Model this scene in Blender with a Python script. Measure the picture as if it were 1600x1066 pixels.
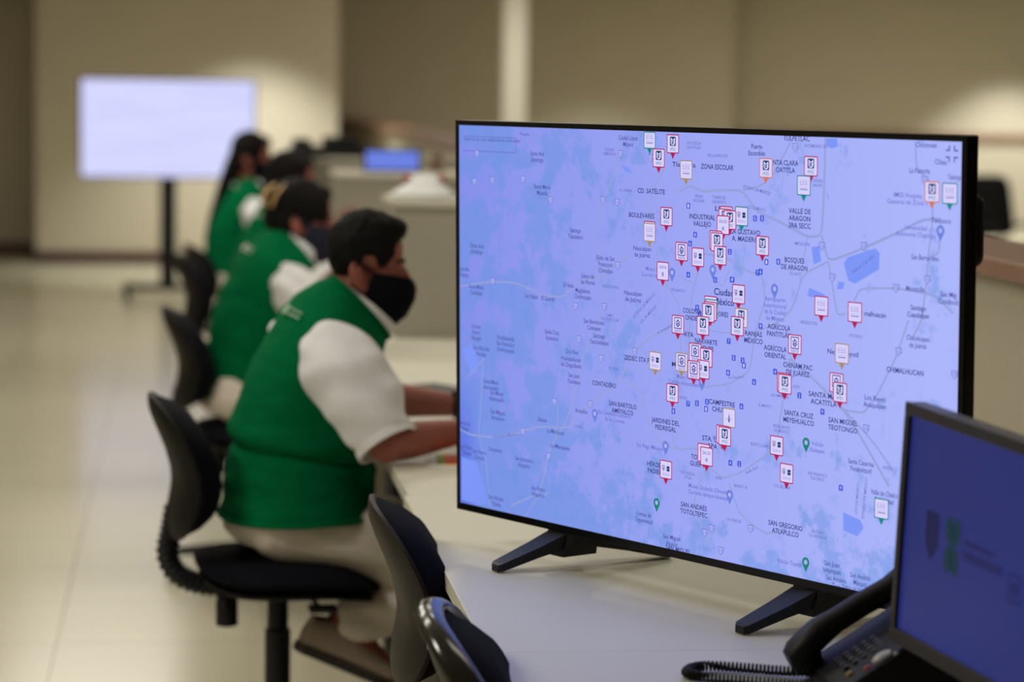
import bpy, bmesh, math, random
from mathutils import Vector, Matrix, noise
from math import sin, cos, pi, radians, atan, hypot

random.seed(4)
for _o in list(bpy.data.objects):
    bpy.data.objects.remove(_o)
SC = bpy.context.scene
COL = SC.collection

# ------------------------------------------------------------------ camera
EYE = 1.59
cam_d = bpy.data.cameras.new('camera')
cam_d.sensor_width = 36.0
cam_d.lens = 92.25
cam_d.clip_end = 200
cam_d.dof.use_dof = True
cam_d.dof.focus_distance = 4.25
cam_d.dof.aperture_fstop = 2.8
cam = bpy.data.objects.new('camera', cam_d)
COL.objects.link(cam)
PITCH, YAW, ROLL = atan(393 / 4100), atan(515 / 4100), 0.015
fw = Vector((sin(YAW) * cos(PITCH), cos(YAW) * cos(PITCH), -sin(PITCH)))
rt = Vector((cos(YAW), -sin(YAW), 0))
up = rt.cross(fw)
r2 = rt * cos(ROLL) + up * sin(ROLL)
u2 = -rt * sin(ROLL) + up * cos(ROLL)
cam.matrix_world = Matrix(((r2.x, u2.x, -fw.x, 0), (r2.y, u2.y, -fw.y, 0), (r2.z, u2.z, -fw.z, EYE), (0, 0, 0, 1)))
SC.camera = cam

# ------------------------------------------------------------------ light
SC.view_settings.view_transform = 'Standard'
SC.view_settings.look = 'None'
SC.view_settings.exposure = 0.0
SC.view_settings.gamma = 1.0
SC.view_settings.use_curve_mapping = False
W = bpy.data.worlds.new('world')
SC.world = W
W.use_nodes = True
W.node_tree.nodes['Background'].inputs[0].default_value = (0.8, 0.78, 0.7, 1)
W.node_tree.nodes['Background'].inputs[1].default_value = 0.02


def area_light(x, y, z, sx, sy, watts, col=(1.0, 0.945, 0.84)):
    d = bpy.data.lights.new('ceiling_or_fill_light', 'AREA')
    d.shape = 'RECTANGLE'
    d.size, d.size_y, d.energy, d.color = sx, sy, watts, col
    o = bpy.data.objects.new('ceiling_or_fill_light', d)
    o.location = (x, y, z)
    COL.objects.link(o)


def spot_light(x, y, z, watts, half, col=(0.97, 1.0, 0.93), blend=0.6):
    d = bpy.data.lights.new('downlight', 'SPOT')
    d.spot_size, d.spot_blend, d.energy, d.color = 2 * half, blend, watts, col
    d.shadow_soft_size = 0.12
    o = bpy.data.objects.new('downlight', d)
    o.location = (x, y, z)
    COL.objects.link(o)


CEIL = 2.78
AREA = [(-1.9, 4.5, 48), (-0.6, 6.6, 18), (-0.6, 9.6, 28), (-0.6, 13.0, 30), (-0.6, 16.4, 30), (-0.6, 19.4, 14),  # first entry is an added fill lamp for left and camera-facing sides
        (1.2, 4.4, 8), (1.2, 7.9, 15), (1.2, 11.3, 16), (4.6, 8.0, 18), (4.6, 13.0, 18), (4.6, 18.0, 20), (3.0, 23.4, 44), (7.5, 25.5, 54), (-3.5, 20.0, 5)]  # the pair before the last entry is added fill for far walls and pillar
for (x, y, w) in AREA:
    area_light(x, y, CEIL - 0.03, 1.2, 0.6, w)
for (x, y, w) in [(0.62, 22.6, 300), (9.6, 29.0, 330), (4.6, 28.2, 130)]:
    spot_light(x, y, CEIL - 0.03, w, radians(48))


# ------------------------------------------------------------------ helpers
def lin(r, g, b):
    def f(c):
        c /= 255.0
        return c / 12.92 if c <= 0.04045 else ((c + 0.055) / 1.055) ** 2.4
    return (f(r), f(g), f(b), 1.0)


def mat(name, col, rough=0.6, metal=0.0, var=0.08, scale=30.0, bump=0.0, spec=0.5, coat=0.0):
    m = bpy.data.materials.new(name)
    m.use_nodes = True
    nt = m.node_tree
    b = nt.nodes['Principled BSDF']
    b.inputs['Roughness'].default_value = rough
    b.inputs['Metallic'].default_value = metal
    b.inputs['Specular IOR Level'].default_value = spec
    b.inputs['Coat Weight'].default_value = coat
    tc = nt.nodes.new('ShaderNodeTexCoord')
    n = nt.nodes.new('ShaderNodeTexNoise')
    n.inputs['Scale'].default_value = scale
    n.inputs['Detail'].default_value = 3
    nt.links.new(tc.outputs['Object'], n.inputs['Vector'])
    mx = nt.nodes.new('ShaderNodeMix')
    mx.data_type = 'RGBA'
    mx.inputs[6].default_value = tuple(c * (1 - var) for c in col[:3]) + (1,)
    mx.inputs[7].default_value = tuple(min(1, c * (1 + var)) for c in col[:3]) + (1,)
    nt.links.new(n.outputs['Fac'], mx.inputs[0])
    nt.links.new(mx.outputs[2], b.inputs['Base Color'])
    if bump:
        bp = nt.nodes.new('ShaderNodeBump')
        bp.inputs['Strength'].default_value = bump
        bp.inputs['Distance'].default_value = 0.01
        nt.links.new(n.outputs['Fac'], bp.inputs['Height'])
        nt.links.new(bp.outputs['Normal'], b.inputs['Normal'])
    return m


def emit(name, col, strength=1.0, rough=0.35):
    m = bpy.data.materials.new(name)
    m.use_nodes = True
    b = m.node_tree.nodes['Principled BSDF']
    b.inputs['Base Color'].default_value = (0.01, 0.01, 0.01, 1)
    b.inputs['Roughness'].default_value = rough
    b.inputs['Specular IOR Level'].default_value = 0.2
    b.inputs['Emission Color'].default_value = col
    b.inputs['Emission Strength'].default_value = strength
    return m


def link_mesh(name, me, mats, parent=None, smooth=False, auto=None):
    if not isinstance(mats, (list, tuple)):
        mats = [mats]
    for m in mats:
        me.materials.append(m)
    if smooth:
        for p in me.polygons:
            p.use_smooth = True
        if auto:
            me.set_sharp_from_angle(angle=auto)
    me.name = name
    o = bpy.data.objects.new(name, me)
    COL.objects.link(o)
    if parent is not None:
        o.parent = parent
    return o


def build(name, bm, mats, parent=None, smooth=False, auto=radians(40), fix=True):
    if fix:
        bmesh.ops.recalc_face_normals(bm, faces=bm.faces)
    me = bpy.data.meshes.new(name)
    bm.to_mesh(me)
    bm.free()
    return link_mesh(name, me, mats, parent, smooth, auto)


def tag(o, label=None, cat=None, group=None, kind=None):
    for k, v in (('label', label), ('category', cat), ('group', group), ('kind', kind)):
        if v:
            o[k] = v
    return o


def thing(name, label, cat, loc=(0, 0, 0), rz=0.0, group=None):
    o = bpy.data.objects.new(name, None)
    o.empty_display_size = 0.1
    COL.objects.link(o)
    o.location = loc
    o.rotation_euler = (0, 0, rz)
    return tag(o, label, cat, group)


def BM():
    return bmesh.new()


def xf(bm, verts, M):
    if M is not None:
        for v in verts:
            v.co = M @ v.co


def box(bm, a, b, bev=0.0, M=None, mi=0, seg=2):
    """axis aligned box from corner a to corner b, edges rounded by bev"""
    t = bmesh.new()
    vs = [t.verts.new((x, y, z)) for x in (a[0], b[0]) for y in (a[1], b[1]) for z in (a[2], b[2])]
    for f in ((0, 1, 3, 2), (4, 6, 7, 5), (0, 4, 5, 1), (2, 3, 7, 6), (0, 2, 6, 4), (1, 5, 7, 3)):
        t.faces.new([vs[i] for i in f])
    bmesh.ops.recalc_face_normals(t, faces=t.faces)
    if bev:
        bmesh.ops.bevel(t, geom=t.edges[:], offset=bev, segments=seg, affect='EDGES', profile=0.5)
    join(bm, t, M, mi)


def join(bm, t, M=None, mi=0):
    mp = {}
    for v in t.verts:
        mp[v] = bm.verts.new(M @ v.co if M is not None else v.co)
    for f in t.faces:
        try:
            g = bm.faces.new([mp[v] for v in f.verts])
            g.material_index = mi if mi else f.material_index
        except ValueError:
            pass
    t.free()


def rings(bm, rs, cap0=True, cap1=True, closed=True, mi=0):
    """skin a list of equal length vertex rings"""
    R = [[bm.verts.new(p) for p in r] for r in rs]
    n = len(R[0])
    for a, b in zip(R, R[1:]):
        for i in range(n if closed else n - 1):
            j = (i + 1) % n
            f = bm.faces.new((a[i], a[j], b[j], b[i]))
            f.material_index = mi
    for flag, r in ((cap0, R[0]), (cap1, R[-1])):
        if flag:
            c = Vector((0, 0, 0))
            for v in r:
                c += v.co
            cv = bm.verts.new(c / n)
            for i in range(n):
                f = bm.faces.new((r[i], r[(i + 1) % n], cv))
                f.material_index = mi
    return R


def frames(pts):
    P = [Vector(p) for p in pts]
    T = []
    for i in range(len(P)):
        t = P[min(i + 1, len(P) - 1)] - P[max(i - 1, 0)]
        T.append(t.normalized())
    ref = Vector((0, 0, 1)) if abs(T[0].z) < 0.9 else Vector((1, 0, 0))
    N = (ref - T[0] * ref.dot(T[0])).normalized()
    out = []
    for i in range(len(P)):
        N = (N - T[i] * N.dot(T[i])).normalized()
        out.append((P[i], N, T[i].cross(N)))
    return out


def tube(bm, pts, rad, seg=14, mi=0, caps=True, flat=1.0):
    if not isinstance(rad, (list, tuple)):
        rad = [rad] * len(pts)
    rs = []
    for (p, n, b), r in zip(frames(pts), rad):
        rs.append([p + n * (r * flat * cos(2 * pi * k / seg)) + b * (r * sin(2 * pi * k / seg)) for k in range(seg)])
    rings(bm, rs, caps, caps, True, mi)


def capsule(bm, pts, rad, seg=14, flat=1.0):
    """tube with rounded ends"""
    P = [Vector(p) for p in pts]
    if not isinstance(rad, (list, tuple)):
        rad = [rad] * len(pts)
    d0 = (P[0] - P[1]).normalized()
    d1 = (P[-1] - P[-2]).normalized()
    a = [(P[0] + d0 * rad[0] * s, rad[0] * math.sqrt(max(0.02, 1 - s * s))) for s in (0.97, 0.75, 0.4)]
    z = [(P[-1] + d1 * rad[-1] * s, rad[-1] * math.sqrt(max(0.02, 1 - s * s))) for s in (0.4, 0.75, 0.97)]
    allp = a + list(zip(P, rad)) + z
    tube(bm, [q[0] for q in allp], [q[1] for q in allp], seg, flat=flat)


def ellipsoid(bm, c, r, M=None, nu=20, nv=12):
    c = Vector(c)
    rs = []
    for j in range(1, nv):
        e = -pi / 2 + pi * j / nv
        ring = []
        for i in range(nu):
            a = 2 * pi * i / nu
            p = Vector((r[0] * cos(e) * cos(a), r[1] * cos(e) * sin(a), r[2] * sin(e)))
            if M is not None:
                p = M @ p
            ring.append(c + p)
        rs.append(ring)
    R = rings(bm, rs, False, False)
    for r_, s in ((R[0], -1), (R[-1], 1)):
        p = Vector((0, 0, s * r[2]))
        if M is not None:
            p = M @ p
        v = bm.verts.new(c + p)
        for i in range(nu):
            bm.faces.new((r_[i], r_[(i + 1) % nu], v))


def lathe(bm, prof, seg=24, M=None, mi=0):
    rs = [[Vector((r * cos(2 * pi * k / seg), r * sin(2 * pi * k / seg), z)) for k in range(seg)] for (r, z) in prof]
    if M is not None:
        rs = [[M @ p for p in r] for r in rs]
    rings(bm, rs, True, True, True, mi)


def prism(bm, poly, z0, z1, M=None, mi=0):
    rs = [[Vector((x, y, z)) for (x, y) in poly] for z in (z0, z1)]
    if M is not None:
        rs = [[M @ p for p in r] for r in rs]
    a, b = [[bm.verts.new(p) for p in r] for r in rs]
    n = len(a)
    fs = [bm.faces.new(a[::-1]), bm.faces.new(b)]
    for i in range(n):
        fs.append(bm.faces.new((a[i], a[(i + 1) % n], b[(i + 1) % n], b[i])))
    for f in fs:
        f.material_index = mi


def flatpoly(bm, pts, mi=0, M=None):
    vs = [bm.verts.new(M @ Vector(p) if M is not None else Vector(p)) for p in pts]
    try:
        f = bm.faces.new(vs)
        f.material_index = mi
    except ValueError:
        pass


def superell(phi, n):
    c, s = cos(phi), sin(phi)
    e = 2.0 / n
    return math.copysign(abs(c) ** e, c), math.copysign(abs(s) ** e, s)


def pillow(bm, place, hw, hh, n, front, back, nr=7, seg=40):
    """closed padded shape: place(x, y, d) puts an outline point; front(r) and back(r) give the depth"""
    rs = []
    order = [(k / nr, 1) for k in range(1, nr + 1)] + [(k / nr, 0) for k in range(nr, 0, -1)]
    for (q, side) in order:
        r = sin(q * pi / 2)
        d = front(r) if side else back(r)
        ring = []
        for k in range(seg):
            x, y = superell(2 * pi * k / seg, n)
            ring.append(place(x * hw * r, y * hh * r, d))
        rs.append(ring)
    rings(bm, rs, True, True)


def fuse(name, bm, voxel, smooth, m, parent=None, factor=0.5):
    """melt overlapping closed shapes into one continuous smooth skin"""
    me = bpy.data.meshes.new(name)
    bm.to_mesh(me)
    bm.free()
    o = bpy.data.objects.new(name, me)
    COL.objects.link(o)
    r = o.modifiers.new('r', 'REMESH')
    r.mode = 'VOXEL'
    r.voxel_size = voxel
    if smooth:
        s = o.modifiers.new('s', 'SMOOTH')
        s.factor, s.iterations = factor, smooth
    dg = bpy.context.evaluated_depsgraph_get()
    dg.update()
    new = bpy.data.meshes.new_from_object(o.evaluated_get(dg))
    bpy.data.objects.remove(o)
    bpy.data.meshes.remove(me)
    return link_mesh(name, new, m, parent, True)


_glyphs = {}


def glyphs(text, heavy=0.0):
    """outline mesh of one line of writing: vertices, faces, width, cap height"""
    if (text, heavy) in _glyphs:
        return _glyphs[(text, heavy)]
    cu = bpy.data.curves.new('t', 'FONT')
    cu.body = text
    cu.align_x = 'CENTER'
    cu.size = 1.0
    cu.resolution_u = 2
    cu.offset = heavy
    o = bpy.data.objects.new('t', cu)
    COL.objects.link(o)
    dg = bpy.context.evaluated_depsgraph_get()
    dg.update()
    me = bpy.data.meshes.new_from_object(o.evaluated_get(dg))
    vs = [v.co.copy() for v in me.vertices]
    fs = [tuple(p.vertices) for p in me.polygons]
    bpy.data.objects.remove(o)
    bpy.data.curves.remove(cu)
    bpy.data.meshes.remove(me)
    w = (max(v.x for v in vs) - min(v.x for v in vs)) if vs else 1
    _glyphs[(text, heavy)] = (vs, fs, w)
    return _glyphs[(text, heavy)]


def write(bm, text, put, sx, sy, mi=0, heavy=0.0):
    """put(x, y) places a flat point; sx, sy scale the letters"""
    vs, fs, w = glyphs(text, heavy)
    new = [bm.verts.new(put(v.x * sx, v.y * sy)) for v in vs]
    for f in fs:
        try:
            g = bm.faces.new([new[i] for i in f])
            g.material_index = mi
        except ValueError:
            pass


def copy_tree(o, parent=None):
    c = o.copy()
    COL.objects.link(c)
    if parent is not None:
        c.parent = parent
    for ch in list(o.children):
        copy_tree(ch, c)
    return c


# ------------------------------------------------------------------ materials
M_wall = mat('wall_paint', lin(210, 199, 180), 0.85, var=0.03, scale=3)
M_ceil = mat('ceiling_paint', lin(215, 210, 195), 0.9, var=0.03)
M_base = mat('dark_red_skirting', lin(72, 28, 30), 0.5)
M_wood = mat('brown_wood', lin(150, 112, 92), 0.5, var=0.18, scale=14)
M_part = mat('partition_laminate', lin(190, 182, 162), 0.7, var=0.04)
M_desk = mat('white_desk_laminate', lin(222, 220, 205), 0.32, var=0.02, scale=6)
M_apron = mat('desk_frame_metal', lin(112, 100, 86), 0.5)
M_cab = mat('grey_cabinet_laminate', lin(158, 152, 138), 0.7, var=0.03)
M_cabtop = mat('pale_cabinet_top', lin(200, 195, 180), 0.6, var=0.03)
M_black = mat('black_plastic', (0.010, 0.010, 0.012, 1), 0.45, spec=0.3)
M_phone = mat('phone_plastic', (0.010, 0.010, 0.010, 1), 0.5, spec=0.22)
M_rowshell = mat('black_chair_shell', (0.006, 0.0055, 0.0055, 1), 0.55, spec=0.15)
M_bezel = mat('television_rim', (0.006, 0.006, 0.007, 1), 0.3, spec=0.25)
M_gloss = mat('glossy_black_plastic', (0.02, 0.018, 0.017, 1), 0.16)
M_shell = mat('chair_shell_plastic', lin(33, 27, 25), 0.5, spec=0.3)
M_fabric = mat('chair_fabric', (0.006, 0.006, 0.010, 1), 0.95, var=0.3, scale=350, bump=0.15, spec=0.1)
M_metal = mat('dark_metal', (0.03, 0.03, 0.032, 1), 0.35, 0.6)
M_silver = mat('silver_plastic', lin(190, 190, 185), 0.3)
M_green = mat('green_vest_cloth', lin(0, 102, 60), 0.9, var=0.12, scale=60, bump=0.08, spec=0.05)
M_shirt = mat('white_shirt_cloth', lin(232, 232, 236), 0.85, var=0.04, scale=40)
M_trouser = mat('pale_trouser_cloth', lin(228, 217, 206), 0.9, var=0.05, scale=40)
M_skin = mat('skin', lin(152, 86, 74), 0.55, var=0.06, scale=25)
M_hair = mat('black_hair', (0.006, 0.005, 0.005, 1), 0.7, var=0.4, scale=90, bump=0.3, spec=0.12)
M_mask = mat('black_mask_cloth', (0.006, 0.006, 0.010, 1), 0.95, var=0.2, scale=200, spec=0.08)
M_bluemask = mat('navy_mask_cloth', lin(18, 20, 46), 0.85)
M_eye = mat('eye_dark', (0.02, 0.012, 0.01, 1), 0.2)
M_shoe = mat('grey_brown_suede', lin(176, 160, 148), 0.85, var=0.1)
M_sole = mat('shoe_sole', lin(60, 52, 48), 0.8)
M_print = mat('pale_print', lin(150, 182, 160), 0.8)
M_bright_print = mat('white_print', lin(215, 222, 215), 0.8)
M_darkframe = mat('dark_desk_frame', lin(46, 42, 38), 0.5)
M_paper = mat('white_paper', lin(235, 235, 235), 0.8, var=0.01)
M_clip = mat('tan_clip', lin(205, 165, 110), 0.5)
LABELS = [
 ('D', 'ZONA ESCOLAR', 85, 293, 77, 0),
 ('D', 'CD. SATÉLITE', -76, 248, 69, 0),
 ('D', 'BOULEVARES', -100, 207, 65, 0),
 ('D', 'INDUSTRIAL/VALLEJO', 50, 206, 62, 0),
 ('D', 'LIN', 93, 227, 24, 0),
 ('D', 'VALLE DE/ARAGON/3RA SECC', 275, 220, 49, 0),
 ('D', 'LA GUSTAVO/A. MADERO', 152, 187, 69, 0),
 ('D', 'BOSQUES/DE ARAGON', 264, 149, 58, 0),
 ('D', 'AGRÍCOLA/PANTITLÁN', 231, 42, 54, 0),
 ('D', 'COLONIA/ONDES', 27, 52, 45, 0),
 ('D', 'DORES', 98, 58, 31, 0),
 ('D', 'RANJAS/MÉXICO', 173, 27, 43, 0),
 ('D', 'NARVARTE/NIENTE', 61, 5, 54, 0),
 ('D', 'AYA', 19, 19, 24, 0),
 ('D', 'AGRÍCOLA/ORIENTAL', 223, 8, 52, 0),
 ('D', 'CHINAM PAC/DE JUÁREZ', 274, -15, 65, 0),
 ('D', 'CHIMALHUCAN', 502, 4, 75, 0),
 ('D', 'ZEDEC STA F', -111, -33, 64, 0),
 ('D', 'CONTADERO', -196, -84, 63, 0),
 ('D', 'SAN BARTOLO/AMEYALCO', -147, -120, 72, 0),
 ('D', 'CAMPESTRE/CHURUB', 100, -91, 62, 0),
 ('D', 'SANTA MAR/ACATITLA', 332, -55, 67, 0),
 ('D', 'SANTA CRUZ/MEYEHUALCO', 277, -90, 68, 0),
 ('D', 'SAN MIGUEL/TEOTONGO', 374, -91, 63, 0),
 ('D', 'JARDINES DEL/PEDREGAL', -37, -136, 70, 0),
 ('D', 'STA. ÚR/ APA', 76, -152, 46, 0),
 ('D', 'HÉROES/PADIER', -64, -211, 39, 0),
 ('D', 'TOR/GUER', 38, -186, 28, 0),
 ('D', 'SAN ANDRÉS/TOTOLTEPEC', 34, -268, 66, 0),
 ('D', 'SAN GREGORIO/ATLAPULCO', 250, -269, 77, 0),
 ('D', 'SAN MIGUEL', -4, -340, 62, 0),
 ('D', 'NTA CLARA/OATITLA', 242, 299, 56, 0),
 ('D', 'TULPETLAC', 266, 343, 58, 0),
 ('D', 'MI', -15, -33, 14, 0),
 ('B', 'Ciudad/México', 103, 86, 48, 0),
 ('M', 'Texcoco', 569, 231, 39, 0),
 ('M', 'Ciudad López/Mateos', -135, 329, 49, 0),
 ('M', 'Tlaln    la/d', 5, 289, 57, 0),
 ('M', 'Naucalpan/de Juárez', -98, 147, 45, 0),
 ('M', 'Naucalpan/de Juárez', -121, 71, 46, 0),
 ('M', 'Nez      oyotl', 372, 20, 66, 0),
 ('M', 'malhuacán', 439, 84, 45, 0),
 ('M', 'Los Reyes/Acaquilpan', 441, -48, 47, 0),
 ('M', 'Chicoloapan/de Juárez', 527, 50, 46, 0),
 ('M', 'Dos Ríos', -282, -36, 34, 0),
 ('M', 'Huixquilucan/de Degollado', -285, -54, 56, 0),
 ('M', 'Puerto/Escondido', 177, 323, 38, 0),
 ('M', 'La Pastoría', 525, 302, 41, 0),
 ('M', 'Chiconcuac', 538, 340, 42, 0),
 ('M', 'Chiau', 567, 316, 23, 0),
 ('M', 'Tulantongo', 594, 295, 25, 0),
 ('M', 'San Bernardino', 539, 175, 55, 0),
 ('M', 'Montecillo', 520, 128, 37, 0),
 ('M', 'San Mig/Coatlinch', 586, 119, 39, 0),
 ('M', 'Santiago/Cuautlalpan', 527, 95, 44, 0),
 ('M', 'Santa Catarina/Yecahuitzotl', 413, -149, 54, 0),
 ('M', 'San Juan/Ixtayopan', 354, -314, 38, 0),
 ('M', 'San Andrés/Mixquic', 415, -324, 42, 0),
 ('M', 'San Antonio/Tecó', 364, -336, 44, 0),
 ('M', 'San Miguel/Ajusco', -20, -327, 43, 0),
 ('M', 'Lomas de/Tepemecatl', -91, -298, 45, 0),
 ('M', 'Valle de Chalco/Solidaridad', 463, -190, 56, 0),
 ('M', 'Santiago/Tepatlaxco', -273, 168, 40, 0),
 ('M', 'Santa Ana/Jilotzingo', -379, 296, 38, 0),
 ('M', 'Santa María/Mazatla', -365, 239, 46, 0),
 ('M', 'Santa Ana/Jilotzingo', -554, 126, 40, 0),
 ('M', 'Santa María/Canalejas', -556, 52, 44, 0),
 ('M', 'Santa Ana/Jilotzingo', -593, 82, 31, 0),
 ('M', 'Ejido de San/Francisco/Chimalpa', -193, 120, 48, 0),
 ('M', 'Llano de/las Flores', -240, 92, 37, 0),
 ('M', 'Magdalena/Chichicaspa', -254, 66, 45, 0),
 ('M', 'El Hielo', -292, 78, 28, 0),
 ('M', 'Las Rajas', -396, 52, 36, 0),
 ('M', 'El Guarda', -349, 51, 36, 0),
 ('M', 'San Bartolomé/Coatepec', -223, 15, 55, 0),
 ('M', 'Santiago/Yancuitlalpan', -209, -8, 51, 0),
 ('M', 'Santa Cruz/Ayotuxco', -338, -12, 39, 0),
 ('M', 'Colonia/Álvaro/Obregón', -557, -25, 31, 0),
 ('M', 'Xochicuautla/San Francisco/Xochicuautla', -470, -39, 52, 0),
 ('M', 'San Nicolás/Peralta', -542, -58, 48, 0),
 ('M', 'San Juan/Yautepec', -277, -82, 35, 0),
 ('M', 'Santa María/Atarasquillo', -513, -116, 45, 0),
 ('M', 'San Mateo/Atarasquillo', -496, -135, 45, 0),
 ('M', 'San Miguel/Ameyalco', -493, -169, 42, 0),
 ('M', 'Lerma de/Villada', -593, -199, 33, 0),
 ('M', 'Salazar', -364, -163, 27, 0),
 ('M', 'La Marquesa', -328, -180, 48, 0),
 ('M', 'La Marquesa', -315, -205, 53, 0),
 ('M', 'Acopilco', -257, -136, 33, 0),
 ('M', 'San Pedro/Tultepec', -587, -243, 35, 0),
 ('M', 'San Pedro/Cholula', -548, -247, 39, 0),
 ('M', 'Ocoyoacac', -501, -232, 40, 0),
 ('M', 'San Jerónimo/Acazulco', -417, -245, 52, 0),
 ('M', 'San Pedro/Atlapulco', -377, -292, 38, 0),
 ('M', 'San Nicolás/Tlazala', -499, -325, 46, 0),
 ('P', 'Museo S/Cerrado temp', -74, 115, 50, 0),
 ('P', 'Museo Frida/Cerrado temporalmente', 10, -57, 78, 0),
 ('P', 'Museo Dolores Olmedo/Cerrado temporalmente', 68, -234, 95, 0),
 ('P', 'Ex Convento Desierto/de los Leones', -168, -137, 86, 0),
 ('P', 'Six Flags México', -77, -177, 67, 0),
 ('P', 'Aeropuerto/Internacional/de la Ciudad/de México', 222, 76, 50, 0),
 ('P', 'Universidad/Autónoma Chapingo', 519, 213, 79, 0),
 ('P', 'IMSS Hospita/General de Zona 1', 502, 260, 80, 0),
 ('P', 'Volcán/Xaltepec', 319, -131, 34, 0),
 ('P', 'Volcán Teuhtli', 260, -321, 55, 0),
 ('S', 'LA CAÑADA', -141, 247, 33, 0),
 ('S', 'BOSQUE/ESMERALDA', -183, 310, 33, 0),
 ('S', 'STA CECILIA/ACATITLÁN', 29, 326, 34, 0),
 ('S', 'RECLUSORIO NTE', 86, 311, 47, 0),
 ('S', 'PRENSA/NACIONAL', 42, 241, 28, 0),
 ('S', 'TORRES DE/LINDAVISTA', 90, 241, 33, 0),
 ('S', 'PATRIMONIO SEC', 309, 332, 49, 0),
 ('S', 'CORNADA/ARAGON', 313, 276, 24, 0),
 ('S', 'IMPULSORA', 281, 181, 33, 0),
 ('S', 'CD LAGO', 266, 134, 24, 0),
 ('S', 'POLANCO', -8, 89, 33, 0),
 ('S', 'EL YAQUI', -170, -55, 25, 0),
 ('S', 'VIRGENCITAS', 297, 60, 38, 0),
 ('S', 'XOCHIACA', 399, 48, 28, 0),
 ('S', 'LAS AMÉRICAS', 234, -60, 40, 0),
 ('S', 'EL MANTO', 201, -79, 29, 0),
 ('S', 'PRESIDENTES/DE MÉXICO', 239, -112, 38, 0),
 ('S', 'BENITO JUÁREZ', 191, -143, 44, 0),
 ('S', 'SAN FRANCISCO/TLALTENCO', 320, -177, 42, 0),
 ('S', 'COL DEL MAR', 241, -203, 37, 0),
 ('S', 'BARRIO 18', 146, -215, 30, 0),
 ('S', 'AVISA', 94, -208, 17, 0),
 ('S', 'STA ÚRSULA/XITLA', 19, -213, 35, 0),
 ('S', 'LA CONCHA', 131, -272, 34, 0),
 ('S', 'SANTIAGO/TULYEHUALCO', 322, -267, 39, 0),
 ('S', 'ÁNGEL', 7, -86, 19, 0),
 ('S', 'LA PILA', -263, -164, 23, 0),
 ('S', 'BOSQUE REAL', -179, 83, 44, 0),
 ('S', 'LOMAS/COUNTRY CLUB', -182, 31, 47, 0),
 ('S', 'OCIÓN', 271, -42, 16, 0),
 ('S', 'ANTIFA', 469, -145, 21, 0),
 ('S', 'EL R', 87, -143, 16, 0),
 ('F', 'Datos de mapas ©2020 INEGI', 427, -339, 100, 0),
 ('F', 'Search by zip code, neighborhood, municipality', -509, 322, 165, 0),
 ('F', 'Título', -415, 334, 28, 0),
 ('S', 'ESTADO DE MÉXICO', -93, 58, 68, 39),
 ('S', 'CD. DE MÉXICO', -82, 44, 51, 38),
 ('S', 'ESTADO DE MÉXICO', 178, 260, 63, -8),
 ('S', 'CD. DE MÉXICO', 178, 231, 41, -6),
 ('S', 'Av Constituyentes', -41, 23, 39, 25),
 ('S', 'Río Churubusco', 133, -40, 36, 9),
 ('S', 'Nabor Carrillo', 412, 158, 54, 32),
 ('S', 'Anillo Perif.', 172, -185, 32, 25),
 ('S', 'CD DE MÉXICO', 406, -199, 49, 85),
 ('S', 'ESTADO DE MÉXICO', 422, -197, 64, 84),
 ('S', 'Autopista México', -472, -203, 72, 11),
]
PINS = [
 ('script', 'green', -80, 333),
 ('imss', 'red', -22, 327),
 ('imss', 'red', -57, 303),
 ('script', 'gold', 11, 286),
 ('imss', 'red', -37, 208),
 ('plain', 'red', -79, 183),
 ('script', 'gold', -79, 180),
 ('issste', 'red', 1, 153),
 ('sedesa', 'red', 41, 146),
 ('sedena', 'red', -45, 118),
 ('imss', 'orange', 199, 295),
 ('imss', 'red', 299, 301),
 ('script', 'green', 284, 271),
 ('plain', 'red', 108, 216),
 ('imss', 'red', 105, 212),
 ('sedesa', 'green', 144, 217),
 ('imss', 'red', 117, 210),
 ('salud', 'red', 101, 201),
 ('plain', 'red', 84, 176),
 ('imss', 'red', 87, 173),
 ('imss', 'red', 95, 152),
 ('imss', 'red', 193, 173),
 ('sedesa', 'red', 139, 93),
 ('plain', 'red', 73, 70),
 ('plain', 'green', 75, 65),
 ('imss', 'red', 73, 61),
 ('imss', 'red', 68, 58),
 ('imss', 'red', 55, 36),
 ('issste', 'red', -6, 33),
 ('imss', 'gold', 146, 56),
 ('imss', 'red', 137, 42),
 ('script', 'red', 326, 88),
 ('script', 'red', 398, 84),
 ('sedesa', 'gold', -62, -32),
 ('issste', 'gold', 4, -28),
 ('issste', 'red', 37, -9),
 ('imss', 'red', 64, -15),
 ('sedesa', 'red', 57, -35),
 ('issste', 'red', 34, -38),
 ('imss', 'red', -18, -81),
 ('issste', 'red', 269, 24),
 ('script', 'gold', 372, 19),
 ('issste', 'red', 361, -27),
 ('imss', 'red', 369, -41),
 ('plain', 'red', 245, -38),
 ('imss', 'red', 248, -40),
 ('eagle', 'gold', 120, -107),
 ('plain', 'red', 105, -136),
 ('imss', 'red', 110, -138),
 ('salud', 'red', 60, -171),
 ('salud', 'red', 67, -176),
 ('sedesa', 'red', -33, -210),
 ('sedesa', 'red', 231, -139),
 ('sedesa', 'red', 254, -180),
 ('script', 'green', 460, -208),
 ('imss', 'orange', 553, 272),
 ('script', 'green', 588, 271),
]
STATIONS = [(16, 228), (33, 182), (21, 167), (17, 116), (45, 54), (39, 64), (123, 115), (174, 215), (190, 216), (201, 148), (228, 150), (188, 132), (121, 115), (116, 159), (189, 46), (115, 16), (127, -10), (148, -12), (151, -20), (114, -35), (175, -44), (223, -23), (278, -55), (329, -75), (18, -95), (40, -92), (64, -87), (62, -99), (-18, -111), (146, -86), (121, -180), (142, -179), (371, -188), (181, 130), (82, 112)]
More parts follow.
